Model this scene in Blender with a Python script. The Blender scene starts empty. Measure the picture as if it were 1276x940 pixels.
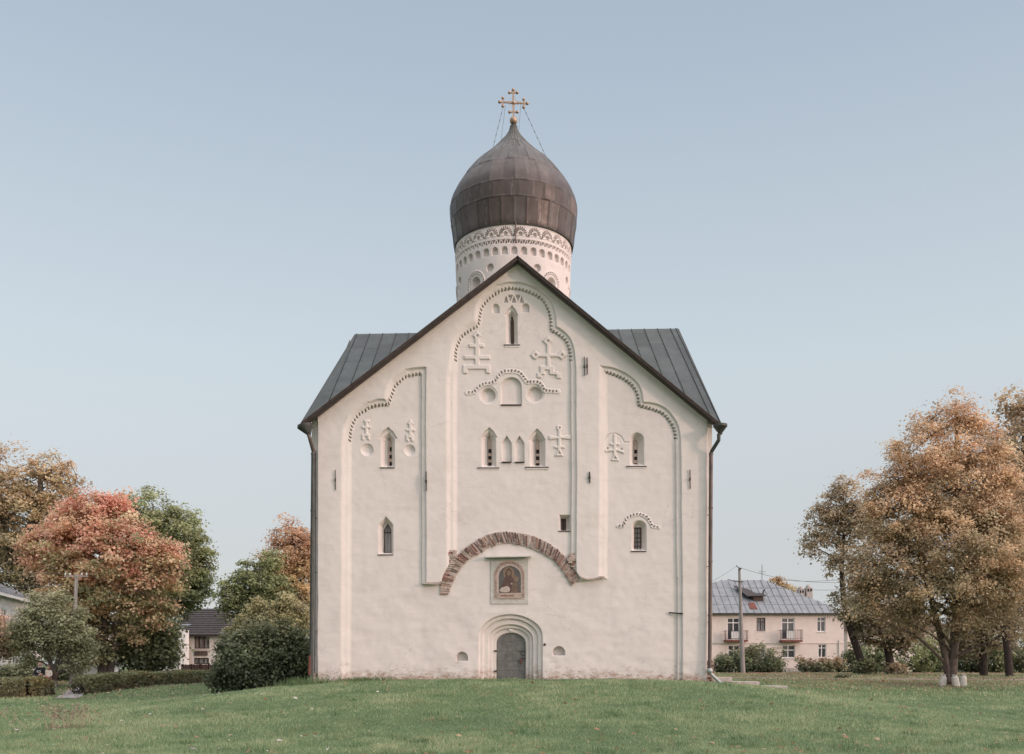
import bpy, math, random
import numpy as np
from mathutils import Vector, Matrix
R = math.radians
C = bpy.context.scene.collection
scn = bpy.context.scene
random.seed(7)
rng = np.random.default_rng(7)

# ------------------------------------------------------------------ camera, sky, sun, exposure
FOC, HZ, CX, ZC = 1200.0, 830.0, 638.0, 1.6          # photo pixels: focal length, eye level, centre; eye height in m
cam = bpy.data.cameras.new('camera'); camo = bpy.data.objects.new('camera', cam); C.objects.link(camo)
camo.location = (0, 0, ZC); camo.rotation_euler = (R(90), 0, 0)
cam.sensor_width = 36; cam.lens = 36*FOC/1276; cam.shift_y = (HZ-470)/1276; cam.clip_end = 5000; cam.clip_start = .1
scn.camera = camo
SUN_EL, SUN_AZ = 11.0, 120.0                           # azimuth clockwise from +Y
w = bpy.data.worlds.new('World'); scn.world = w; w.use_nodes = True
nt = w.node_tree; nt.nodes.clear()
def sn(typ, **k):
    n = nt.nodes.new(typ)
    for a, v in k.items(): setattr(n, a, v)
    return n
sky = sn('ShaderNodeTexSky'); sky.sky_type = 'NISHITA'; sky.sun_disc = False
sky.sun_elevation = R(SUN_EL); sky.sun_rotation = R(SUN_AZ); sky.air_density = 1.0; sky.dust_density = 1.0; sky.ozone_density = 1.5
hs = sn('ShaderNodeHueSaturation'); hs.inputs['Saturation'].default_value = .6; hs.inputs['Value'].default_value = 1.3
nt.links.new(sky.outputs[0], hs.inputs['Color'])
# sky gradient: pale blue grey high in view, milky toward the horizon, a broad warm glow on the sun's side
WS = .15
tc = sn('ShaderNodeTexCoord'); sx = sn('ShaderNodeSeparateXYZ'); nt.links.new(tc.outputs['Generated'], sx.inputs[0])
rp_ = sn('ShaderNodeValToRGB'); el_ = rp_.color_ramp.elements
stops = [(0, (.60,.61,.622)), (.11, (.615,.633,.652)), (.23, (.638,.692,.726)), (.30, (.628,.707,.758)), (.40, (.556,.645,.722)), (.54, (.452,.543,.650)), (.60, (.43,.52,.63)), (.80, (1.35,1.37,1.42)), (1, (1.95,1.97,2.0))]  # zenith stops brightened out of view to lift lawn, trees and walls
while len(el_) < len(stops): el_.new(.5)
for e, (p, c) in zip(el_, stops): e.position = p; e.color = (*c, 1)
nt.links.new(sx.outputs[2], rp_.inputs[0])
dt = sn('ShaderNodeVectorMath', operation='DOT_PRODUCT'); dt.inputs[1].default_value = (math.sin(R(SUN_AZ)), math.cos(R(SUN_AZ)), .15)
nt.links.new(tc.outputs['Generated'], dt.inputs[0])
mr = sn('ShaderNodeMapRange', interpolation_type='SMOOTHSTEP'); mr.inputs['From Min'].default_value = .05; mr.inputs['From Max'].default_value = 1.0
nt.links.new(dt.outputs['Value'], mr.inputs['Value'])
gl = sn('ShaderNodeMix', data_type='RGBA', blend_type='MIX'); gl.inputs[6].default_value = (1, 1, 1, 1); gl.inputs[7].default_value = (3.9, 3.2, 2.95, 1)  # warm sunward boost, out of view, added to light the west front
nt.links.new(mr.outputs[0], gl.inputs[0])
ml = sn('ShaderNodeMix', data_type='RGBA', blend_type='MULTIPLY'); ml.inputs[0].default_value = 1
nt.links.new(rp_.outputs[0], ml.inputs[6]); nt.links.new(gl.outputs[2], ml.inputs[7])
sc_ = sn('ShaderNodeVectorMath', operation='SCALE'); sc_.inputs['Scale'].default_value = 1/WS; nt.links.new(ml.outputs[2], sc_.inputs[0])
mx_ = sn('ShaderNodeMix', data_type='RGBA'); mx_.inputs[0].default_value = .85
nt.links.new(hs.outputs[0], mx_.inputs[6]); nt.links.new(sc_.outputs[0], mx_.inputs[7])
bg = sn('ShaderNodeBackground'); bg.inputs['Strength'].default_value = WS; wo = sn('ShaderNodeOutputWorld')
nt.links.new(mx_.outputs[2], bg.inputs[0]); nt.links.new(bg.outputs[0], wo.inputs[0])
sl = bpy.data.lights.new('sun', 'SUN'); sl.energy = 1.45; sl.angle = R(5); sl.color = (1, .64, .54)
so = bpy.data.objects.new('sun', sl); C.objects.link(so)
sd = Vector((math.sin(R(SUN_AZ))*math.cos(R(SUN_EL)), math.cos(R(SUN_AZ))*math.cos(R(SUN_EL)), math.sin(R(SUN_EL))))
so.rotation_euler = sd.to_track_quat('Z', 'Y').to_euler(); so.location = (30, -20, 40)
vs = scn.view_settings; vs.view_transform = 'Standard'; vs.look = 'None'; vs.gamma = 1; vs.exposure = 0.0; vs.use_curve_mapping = False
scn.render.resolution_x, scn.render.resolution_y = 1024, 754

# ------------------------------------------------------------------ helpers
def P(px, py, D): return Vector(((px-CX)/FOC*D, D, ZC+(HZ-py)/FOC*D))
def X(px, D): return (px-CX)/FOC*D
def Z(py, D): return ZC+(HZ-py)/FOC*D

def srgb(h):
    c = [int(h[i:i+2], 16)/255 for i in (0, 2, 4)]
    return tuple(((v+.055)/1.055)**2.4 if v > .04045 else v/12.92 for v in c)

def smooth(a, b, x):
    t = np.clip((x-a)/(b-a), 0, 1); return t*t*(3-2*t)

def vnoise(U, V, scale, seed):
    r = np.random.default_rng(seed); T = r.uniform(-1, 1, (256, 256))
    a, b = U/scale, V/scale
    i, j = np.floor(a).astype(int), np.floor(b).astype(int)
    fa, fb = a-i, b-j; fa = fa*fa*(3-2*fa); fb = fb*fb*(3-2*fb)
    i0, i1, j0, j1 = i % 256, (i+1) % 256, j % 256, (j+1) % 256
    return (T[i0, j0]*(1-fa)+T[i1, j0]*fa)*(1-fb)+(T[i0, j1]*(1-fa)+T[i1, j1]*fa)*fb
def fbm(U, V, scale, seed, o=3):
    s = 0; a = 1
    for k in range(o): s = s+a*vnoise(U, V, scale/2**k, seed+k); a *= .5
    return s

# ground height: nearly level lawn, the church on a low rise, ground lifting slightly far off
def G(x, y):
    x = np.asarray(x, float); y = np.asarray(y, float)
    base = .9*smooth(40, 95, y)+.36*smooth(42.5, 50, y)*smooth(9, 15, np.abs(x))*(1-smooth(60, 95, y))+.08*smooth(30, 43, y)
    dx = np.maximum(np.abs(x)-6, 0); dy = np.maximum(np.maximum(36.0-y, y-56), 0)
    d = np.sqrt((dx*1.6)**2+(dy*.95)**2)
    m = (1-smooth(0, 17, d))
    side = 1-.12*smooth(2, 8, -x)-.05*smooth(2, 8, x)
    h = base*(1-m)+1.06*side*m
    return h+.03*vnoise(x+500, y+500, 3.0, 3)+.012*vnoise(x+500, y+500, .8, 4)
def g(x, y): return float(G(x, y))

# ---- materials
def new_mat(name):
    m = bpy.data.materials.new(name); m.use_nodes = True; t = m.node_tree
    b = t.nodes['Principled BSDF']; b.inputs['Specular IOR Level'].default_value = .3
    return m, t, b
def N(t, typ, **k):
    n = t.nodes.new(typ)
    for a, v in k.items(): setattr(n, a, v)
    return n
def noise_fac(t, scale, detail=4, rough=.6, coords='Object', stretch=None):
    tc = N(t, 'ShaderNodeTexCoord'); nz = N(t, 'ShaderNodeTexNoise')
    nz.inputs['Scale'].default_value = scale; nz.inputs['Detail'].default_value = detail; nz.inputs['Roughness'].default_value = rough
    if stretch:
        mp = N(t, 'ShaderNodeMapping'); mp.inputs['Scale'].default_value = stretch
        t.links.new(tc.outputs[coords], mp.inputs[0]); t.links.new(mp.outputs[0], nz.inputs[0])
    else: t.links.new(tc.outputs[coords], nz.inputs[0])
    return nz.outputs['Fac']
def ramp(t, fac, stops):
    r = N(t, 'ShaderNodeValToRGB'); e = r.color_ramp.elements
    while len(e) < len(stops): e.new(.5)
    for el, (p, c) in zip(e, stops): el.position = p; el.color = (*c[:3], 1)
    t.links.new(fac, r.inputs[0]); return r.outputs[0]
def mixc(t, fac, a, b, blend='MIX'):
    m = N(t, 'ShaderNodeMix', data_type='RGBA', blend_type=blend)
    for s, v in ((m.inputs[0], fac), (m.inputs[6], a), (m.inputs[7], b)):
        if hasattr(v, 'links') or isinstance(v, bpy.types.NodeSocket): t.links.new(v, s)
        elif isinstance(v, (int, float)): s.default_value = v
        else: s.default_value = (*v[:3], 1)
    return m.outputs[2]
def bump(t, b, fac, dist=.01, strength=.5, chain=None):
    n = N(t, 'ShaderNodeBump'); n.inputs['Distance'].default_value = dist; n.inputs['Strength'].default_value = strength
    t.links.new(fac, n.inputs['Height'])
    if chain: t.links.new(chain, n.inputs['Normal'])
    t.links.new(n.outputs[0], b.inputs['Normal']); return n.outputs[0]
def simple(name, c1, c2=None, scale=8, rough=.7, metal=0, bmp=.005, bs=None, stretch=None, lo=.35, hi=.65):
    m, t, b = new_mat(name); b.inputs['Roughness'].default_value = rough; b.inputs['Metallic'].default_value = metal
    f = noise_fac(t, scale, 5, .65, stretch=stretch)
    c2 = c2 or tuple(v*.7 for v in c1)
    t.links.new(ramp(t, f, [(lo, c2), (hi, c1)]), b.inputs['Base Color'])
    if bmp: bump(t, b, noise_fac(t, bs or scale*4, 4, stretch=stretch), bmp, .6)
    return m
def attr_mat(name, rough=.7, transl=0, noise=0, bmp=0, bs=30, metal=0, spec=.2):
    m, t, b = new_mat(name); b.inputs['Roughness'].default_value = rough; b.inputs['Metallic'].default_value = metal
    b.inputs['Specular IOR Level'].default_value = spec
    a = N(t, 'ShaderNodeAttribute', attribute_name='Col'); col = a.outputs['Color']
    if noise:
        f = noise_fac(t, noise, 5, .7)
        col = mixc(t, .6, col, ramp(t, f, [(.3, (.45,.45,.45)), (.7, (1.2,1.2,1.2))]), 'MULTIPLY')
    t.links.new(col, b.inputs['Base Color'])
    if bmp: bump(t, b, noise_fac(t, bs, 4), bmp, .7)
    if transl:
        tr = N(t, 'ShaderNodeBsdfTranslucent'); t.links.new(col, tr.inputs[0])
        mx = N(t, 'ShaderNodeMixShader'); mx.inputs[0].default_value = transl
        t.links.new(b.outputs[0], mx.inputs[1]); t.links.new(tr.outputs[0], mx.inputs[2])
        t.links.new(mx.outputs[0], t.nodes['Material Output'].inputs[0])
    return m

# ---- object building
def tag(o, label=None, cat=None, group=None, kind=None):
    for k, v in (('label', label), ('category', cat), ('group', group), ('kind', kind)):
        if v: o[k] = v
    return o
def thing(name, label, cat, loc, group=None):
    o = bpy.data.objects.new(name, None); C.objects.link(o); o.location = loc; o.empty_display_size = .3
    return tag(o, label, cat, group)
def origin(p):
    v = Vector((0, 0, 0))
    while p is not None: v = v+Vector(p.location); p = p.parent
    return v
def link(name, me, parent, loc=None):
    o = bpy.data.objects.new(name, me); C.objects.link(o)
    if parent is not None: o.parent = parent
    if loc is not None: o.location = loc
    return o
def np_mesh(name, V, F, mat, parent=None, col=None, shade=False, normals=None, loc=None):
    """V (n,3) world coordinates, F (m,k) equal-sized faces"""
    V = np.asarray(V, np.float32); F = np.asarray(F, np.int32)
    off = np.array(origin(parent) if parent is not None else (loc if loc is not None else (0, 0, 0)), np.float32)
    me = bpy.data.meshes.new(name); k = F.shape[1]
    me.vertices.add(len(V)); me.vertices.foreach_set('co', (V-off).ravel())
    me.loops.add(F.size); me.loops.foreach_set('vertex_index', F.ravel())
    me.polygons.add(len(F)); me.polygons.foreach_set('loop_start', np.arange(0, F.size, k, dtype=np.int32))
    me.polygons.foreach_set('loop_total', np.full(len(F), k, np.int32))
    if col is not None:
        a = me.color_attributes.new('Col', 'FLOAT_COLOR', 'POINT')
        c = np.ones((len(V), 4), np.float32); c[:, :3] = col; a.data.foreach_set('color', c.ravel())
    me.update(calc_edges=True)
    if shade: me.polygons.foreach_set('use_smooth', np.ones(len(F), bool))
    if normals is not None: me.normals_split_custom_set_from_vertices(normals.astype(float).tolist())
    me.materials.append(mat)
    return link(name, me, parent, loc if parent is None else None)

class MB:
    def __init__(s): s.v = []; s.f = []; s.c = []; s.cur = (1, 1, 1)
    def add(s, vs, fs):
        n = len(s.v); s.v += [tuple(v) for v in vs]; s.f += [tuple(i+n for i in f) for f in fs]; s.c += [s.cur]*len(vs)
        return s
    def box(s, x0, x1, y0, y1, z0, z1):
        return s.hexa([(x0,y0,z0),(x1,y0,z0),(x1,y1,z0),(x0,y1,z0),(x0,y0,z1),(x1,y0,z1),(x1,y1,z1),(x0,y1,z1)])
    def hexa(s, p): return s.add(p, [(0,3,2,1),(4,5,6,7),(0,1,5,4),(1,2,6,5),(2,3,7,6),(3,0,4,7)])
    def obox(s, c, ax, ay, az):
        c, ax, ay, az = map(Vector, (c, ax, ay, az))
        return s.hexa([c-ax-ay-az, c+ax-ay-az, c+ax+ay-az, c-ax+ay-az, c-ax-ay+az, c+ax-ay+az, c+ax+ay+az, c-ax+ay+az])
    def bar(s, a, b, w, h, up=(0,0,1)):
        a, b = Vector(a), Vector(b); d = (b-a); L = d.length; d.normalize(); u = Vector(up)
        if abs(d.dot(u)) > .98: u = Vector((0,1,0))
        sd = d.cross(u).normalized(); u = sd.cross(d)
        return s.obox((a+b)/2, d*L/2, sd*w/2, u*h/2)
    def tube(s, pts, rad, n=8, cap=True):
        pts = [Vector(p) for p in pts]; rad = [rad]*len(pts) if isinstance(rad, (int, float)) else rad
        vs = []; fs = []; prev = None
        for i, p in enumerate(pts):
            d = (pts[min(i+1, len(pts)-1)]-pts[max(i-1, 0)]).normalized()
            if prev is None:
                u = Vector((0,0,1)) if abs(d.z) < .9 else Vector((1,0,0)); a = d.cross(u).normalized()
            else: a = (prev-d*prev.dot(d)).normalized()
            prev = a; b = d.cross(a)
            for k in range(n):
                t = 2*math.pi*k/n; vs.append(p+(a*math.cos(t)+b*math.sin(t))*rad[i])
        for i in range(len(pts)-1):
            for k in range(n):
                k2 = (k+1) % n; fs.append((i*n+k, i*n+k2, (i+1)*n+k2, (i+1)*n+k))
        if cap: fs.append(tuple(range(n-1, -1, -1))); fs.append(tuple((len(pts)-1)*n+k for k in range(n)))
        return s.add(vs, fs)
    def lathe(s, c, prof, n=24, cap=True):
        vs = []; fs = []
        for r, z in prof:
            for k in range(n): t = 2*math.pi*k/n; vs.append((c[0]+r*math.cos(t), c[1]+r*math.sin(t), c[2]+z))
        m = len(prof)
        for i in range(m-1):
            for k in range(n): k2 = (k+1) % n; fs.append((i*n+k, i*n+k2, (i+1)*n+k2, (i+1)*n+k))
        if cap: fs.append(tuple(range(n-1, -1, -1))); fs.append(tuple((m-1)*n+k for k in range(n)))
        return s.add(vs, fs)
    def ball(s, c, r, n=10, sz=1.0):
        return s.lathe(c, [(max(r*math.sin(math.pi*i/n), .001), -r*sz*math.cos(math.pi*i/n)) for i in range(n+1)], 2*n, False)
    def prism(s, poly, y0, y1):
        """poly of (x,z), clockwise or not; extruded along y"""
        n = len(poly); vs = [(x, y0, z) for x, z in poly]+[(x, y1, z) for x, z in poly]
        fs = [tuple(range(n)), tuple(range(2*n-1, n-1, -1))]+[(i, i+n, (i+1) % n+n, (i+1) % n) for i in range(n)]
        return s.add(vs, fs)
    def build(s, name, mat, parent=None, shade=False, bevel=0, loc=None, tri=False):
        off = origin(parent) if parent is not None else Vector(loc if loc is not None else (0,0,0))
        me = bpy.data.meshes.new(name)
        me.from_pydata([tuple(Vector(v)-off) for v in s.v], [], s.f)
        a = me.color_attributes.new('Col', 'FLOAT_COLOR', 'POINT')
        c = np.ones((len(s.v), 4), np.float32); c[:, :3] = np.array(s.c); a.data.foreach_set('color', c.ravel())
        import bmesh
        bm = bmesh.new(); bm.from_mesh(me); bmesh.ops.recalc_face_normals(bm, faces=bm.faces); bm.to_mesh(me); bm.free()
        if shade: me.polygons.foreach_set('use_smooth', np.ones(len(me.polygons), bool))
        me.materials.append(mat)
        o = link(name, me, parent, loc if parent is None else None)
        if bevel:
            bv = o.modifiers.new('bevel', 'BEVEL'); bv.width = bevel; bv.segments = 2; bv.limit_method = 'ANGLE'
        if shade and not bevel:
            try: me.set_sharp_from_angle(angle=R(40))
            except Exception: pass
        return o

def catmull(pts, n=6, closed=False):
    P_ = [np.array(p, float) for p in pts]; out = []
    for i in range(len(P_)-1):
        p0 = P_[max(i-1, 0)]; p1 = P_[i]; p2 = P_[i+1]; p3 = P_[min(i+2, len(P_)-1)]
        for k in range(n):
            t = k/n
            out.append(.5*((2*p1)+(-p0+p2)*t+(2*p0-5*p1+4*p2-p3)*t*t+(-p0+3*p1-3*p2+p3)*t**3))
    out.append(P_[-1]); return [tuple(p) for p in out]

# ------------------------------------------------------------------ materials
def plaster_mat(name, warm=(.635, .598, .563), base_z=.9, dirty=True):
    m, t, b = new_mat(name); b.inputs['Roughness'].default_value = .9; b.inputs['Specular IOR Level'].default_value = .15
    geo = N(t, 'ShaderNodeNewGeometry'); 
    def nz(scale, detail=5, rough=.6, st=None):
        n = N(t, 'ShaderNodeTexNoise'); n.inputs['Scale'].default_value = scale; n.inputs['Detail'].default_value = detail; n.inputs['Roughness'].default_value = rough
        if st:
            mp = N(t, 'ShaderNodeMapping'); mp.inputs['Scale'].default_value = st
            t.links.new(geo.outputs['Position'], mp.inputs[0]); t.links.new(mp.outputs[0], n.inputs[0])
        else: t.links.new(geo.outputs['Position'], n.inputs[0])
        return n.outputs['Fac']
    col = ramp(t, nz(.35, 6, .65), [(.35, tuple(v*.965 for v in warm)), (.65, warm)])
    col = mixc(t, 1.0, col, ramp(t, nz(2.2, 6, .7, (1, 1, .45)), [(.30, (.93, .93, .935)), (.52, (1, 1, 1))]), 'MULTIPLY')
    col = mixc(t, 1.0, col, ramp(t, nz(.9, 4, .6), [(.25, (.93, .92, .915)), (.45, (1, 1, 1))]), 'MULTIPLY')
    # faint rain streaks
    col = mixc(t, 1.0, col, ramp(t, nz(1.4, 5, .65, (.45, 1, 3.2)), [(.30, (.945, .94, .935)), (.44, (1, 1, 1))]), 'MULTIPLY')
    vo = N(t, 'ShaderNodeTexVoronoi', feature='DISTANCE_TO_EDGE'); vo.inputs['Scale'].default_value = .55
    wn = N(t, 'ShaderNodeTexNoise'); wn.inputs['Scale'].default_value = 1.3; wn.inputs['Detail'].default_value = 6
    mpv = N(t, 'ShaderNodeMix', data_type='RGBA', blend_type='LINEAR_LIGHT'); mpv.inputs[0].default_value = .55
    t.links.new(geo.outputs['Position'], wn.inputs[0]); t.links.new(geo.outputs['Position'], mpv.inputs[6]); t.links.new(wn.outputs['Color'], mpv.inputs[7]); t.links.new(mpv.outputs[2], vo.inputs[0])
    ck = N(t, 'ShaderNodeMath', operation='MULTIPLY'); t.links.new(ramp(t, vo.outputs['Distance'], [(.0, (1,1,1)), (.012, (0,0,0))]), ck.inputs[0])
    t.links.new(ramp(t, nz(.5, 3), [(.50, (0,0,0)), (.62, (.6,.6,.6))]), ck.inputs[1])
    col = mixc(t, ck.outputs[0], col, tuple(v*.72 for v in warm))
    col = mixc(t, ramp(t, nz(1.1, 7, .72), [(.60, (0,0,0)), (.78, (.55,.55,.55))]), col, tuple(v*.80 for v in (warm[0]*.97, warm[1], warm[2])))
    if dirty:
        sp = N(t, 'ShaderNodeSeparateXYZ'); t.links.new(geo.outputs['Position'], sp.inputs[0])
        # splash-back dirt and peeling plaster in an uneven band along the foot of the wall
        n1 = nz(2.6, 6, .7, (1, 1, 1.6))
        md = N(t, 'ShaderNodeMath', operation='MULTIPLY_ADD'); md.inputs[1].default_value = 2.4; md.inputs[2].default_value = base_z-.60
        t.links.new(n1, md.inputs[0])
        sub = N(t, 'ShaderNodeMath', operation='SUBTRACT'); t.links.new(md.outputs[0], sub.inputs[0]); t.links.new(sp.outputs[2], sub.inputs[1])
        f1 = ramp(t, sub.outputs[0], [(.0, (0,0,0)), (.55, (1,1,1))])
        col = mixc(t, f1, col, (.40, .33, .28))
        n2 = nz(5.5, 7, .75, (1, 1, 1.8))
        md2 = N(t, 'ShaderNodeMath', operation='MULTIPLY_ADD'); md2.inputs[1].default_value = 2.6; md2.inputs[2].default_value = base_z-1.10
        t.links.new(n2, md2.inputs[0])
        sub2 = N(t, 'ShaderNodeMath', operation='SUBTRACT'); t.links.new(md2.outputs[0], sub2.inputs[0]); t.links.new(sp.outputs[2], sub2.inputs[1])
        f2 = ramp(t, sub2.outputs[0], [(.0, (0,0,0)), (.06, (1,1,1))])
        col = mixc(t, f2, col, ramp(t, nz(14, 4, .7), [(.35, (.20, .12, .09)), (.65, (.45, .36, .31))]))
    t.links.new(col, b.inputs['Base Color'])
    c1 = bump(t, b, nz(2.0, 5, .6, (.6, 1, 1.5)), .04, .30)
    bump(t, b, nz(14, 6, .65), .012, .35, c1)
    return m
M = {}
M['plaster'] = plaster_mat('limewashed_plaster')
M['drum_plaster'] = plaster_mat('drum_plaster', (.645, .59, .565), dirty=False)
M['relief'] = M['plaster']
M['dark'] = simple('dark_interior', (.015,.014,.013), rough=.9, bmp=0)
M['roof_metal'] = None
M['fascia'] = simple('brown_fascia', (.07,.05,.042), (.035,.027,.024), 6, .65, bmp=.004, stretch=(1,1,1))
M['sill'] = simple('dark_metal_sill', (.07,.055,.05), (.035,.03,.03), 10, .55, .3)
M['old_wood'] = simple('old_brown_wood', (.105,.072,.055), (.05,.036,.03), 5, .75, stretch=(6,6,.6))
M['plaster_infill'] = simple('pink_infill', (.47,.37,.32), (.36,.28,.24), 7, .9)
M['copper'] = simple('copper_gilt', (.44,.33,.25), (.30,.21,.155), 9, .42, .5, .002)
M['iron'] = simple('wrought_iron', (.07,.065,.06), (.03,.028,.027), 14, .7, .3)
M['door_metal'] = None
M['panel_green'] = simple('pale_green_sheet_metal', (.50,.495,.45), (.40,.40,.36), 5, .55, .1)
M['brick'] = attr_mat('old_brick', .92, noise=16, bmp=.012, bs=45)
M['brick_dust'] = attr_mat('dusty_brick', .95, noise=20, bmp=.012, bs=45)
M['mortar'] = simple('crumbling_mortar', (.52,.45,.40), (.34,.28,.25), 9, .95, bmp=.03, bs=25)
M['pipe'] = simple('dark_green_grey_pipe', (.075,.082,.075), (.04,.042,.04), 7, .5, .3, stretch=(2,2,.5))
M['pipe_rust'] = simple('rusty_brown_pipe', (.16,.12,.10), (.07,.06,.055), 4, .5, .3, stretch=(2,2,.5))
M['pipe_red'] = simple('red_oxide_pipe', (.23,.085,.06), (.15,.06,.045), 7, .6)
M['pipe_pale'] = simple('pale_galvanised', (.42,.46,.44), (.30,.33,.32), 7, .45, .4)
M['concrete'] = simple('weathered_concrete', (.44,.40,.37), (.30,.27,.25), 5, .9, bmp=.008)
M['pole'] = simple('grey_pole', (.33,.31,.295), (.22,.21,.20), 4, .9, stretch=(3,3,.4), bmp=.006)
M['pole_pale'] = simple('pale_wood_pole', (.47,.42,.38), (.30,.265,.24), 4, .9, stretch=(5,5,.3), bmp=.006)
M['wire'] = simple('dark_wire', (.12,.12,.12), rough=.6, bmp=0)
M['bark'] = simple('tree_bark', (.15,.125,.105), (.055,.045,.038), 5, .95, stretch=(3,3,.7), bmp=.03, bs=16)
M['bark_dark'] = simple('dark_bark', (.06,.048,.04), (.025,.02,.018), 5, .95, stretch=(3,3,.7), bmp=.03, bs=16)
M['leaf'] = attr_mat('leaves', .45, transl=.42, spec=.5)
M['grass'] = attr_mat('grass_blades', .5, transl=.3, spec=.4)
M['house_pink'] = simple('pink_render', (.70,.61,.565), (.62,.54,.495), 1.2, .92, bmp=.006, bs=30)
M['house_white'] = simple('white_render', (.74,.715,.70), (.64,.615,.60), 1.0, .92, bmp=.006, bs=30)
M['white_paint'] = simple('white_paint', (.78,.76,.74), (.68,.66,.64), 5, .5)
M['brown_paint'] = simple('brown_paint', (.10,.055,.045), (.06,.035,.03), 6, .6)
M['blue_roof'] = simple('grey_blue_sheet_roof', (.255,.272,.288), (.185,.20,.213), 1.1, .55, .1, bmp=.004)
M['tile_roof'] = simple('dark_tile_roof', (.085,.078,.08), (.045,.042,.045), 5, .75, bmp=.03, bs=9)
M['gravel'] = simple('gravel', (.30,.265,.24), (.17,.145,.13), 9, .95, bmp=.02, bs=60)
M['asphalt'] = simple('asphalt', (.30,.295,.295), (.22,.215,.215), 6, .9, bmp=.006, bs=80)
M['fence_brown'] = simple('dark_brown_fence', (.075,.035,.03), (.045,.022,.02), 3, .8)
M['sack'] = simple('white_woven_sack', (.47,.475,.43), (.34,.345,.31), 6, .8, bmp=.02, bs=18)
M['red_rust'] = simple('rust_red', (.20,.075,.055), (.12,.05,.04), 4, .85)
def glass_mat():
    m, t, b = new_mat('window_glass'); b.inputs['Base Color'].default_value = (.05,.055,.06,1); b.inputs['Roughness'].default_value = .08
    b.inputs['Specular IOR Level'].default_value = .6; bump(t, b, noise_fac(t, 1.5, 2), .02, .2); return m
M['glass'] = glass_mat()
M['curtain'] = simple('curtained_pane', (.34,.33,.32), (.10,.10,.105), 2.5, .35, bmp=0, stretch=(3,3,.3))
def sheet_roof():
    m, t, b = new_mat('grey_green_sheet_iron'); b.inputs['Roughness'].default_value = .5; b.inputs['Metallic'].default_value = .25
    f = noise_fac(t, .8, 6, .65); c = ramp(t, f, [(.3, (.036,.045,.044)), (.55, (.056,.067,.065)), (.75, (.078,.086,.083))])
    a = N(t, 'ShaderNodeAttribute', attribute_name='Col')
    c = mixc(t, 1.0, c, a.outputs['Color'], 'MULTIPLY')
    c = mixc(t, .5, c, ramp(t, noise_fac(t, 6, 6, .7, stretch=(1,.3,.3)), [(.35, (.7,.68,.66)), (.6, (1.1,1.1,1.1))]), 'MULTIPLY')
    t.links.new(c, b.inputs['Base Color']); bump(t, b, noise_fac(t, 2.5, 3), .02, .4); return m
M['roof_metal'] = sheet_roof()
def dome_mat():
    m, t, b = new_mat('weathered_copper_sheets'); b.inputs['Roughness'].default_value = .42; b.inputs['Metallic'].default_value = .15
    a = N(t, 'ShaderNodeAttribute', attribute_name='Col')
    c = mixc(t, .75, a.outputs['Color'], ramp(t, noise_fac(t, 2.2, 7, .7, stretch=(1,1,.3)), [(.3, (.6,.58,.58)), (.65, (1.2,1.2,1.22))]), 'MULTIPLY')
    # pale lime runs
    f = ramp(t, noise_fac(t, 4.5, 8, .75, stretch=(1,1,.25)), [(.58, (0,0,0)), (.72, (.6,.6,.6))])
    c = mixc(t, f, c, (.30,.28,.265))
    t.links.new(c, b.inputs['Base Color'])
    t.links.new(ramp(t, noise_fac(t, 3, 5), [(.3, (.34,)*3), (.7, (.55,)*3)]), b.inputs['Roughness'])
    bump(t, b, noise_fac(t, 2.0, 3), .025, .35); return m
M['dome'] = dome_mat()
def door_mat():
    m, t, b = new_mat('riveted_door_iron'); b.inputs['Roughness'].default_value = .55; b.inputs['Metallic'].default_value = .35
    c = ramp(t, noise_fac(t, 4, 7, .75), [(.3, (.10,.10,.095)), (.55, (.165,.165,.155)), (.8, (.28,.275,.26))])
    tc = N(t, 'ShaderNodeNewGeometry'); sp = N(t, 'ShaderNodeSeparateXYZ'); t.links.new(tc.outputs['Position'], sp.inputs[0])
    t.links.new(c, b.inputs['Base Color']); bump(t, b, noise_fac(t, 30, 4), .006, .6); return m
M['door_metal'] = door_mat()
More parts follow.
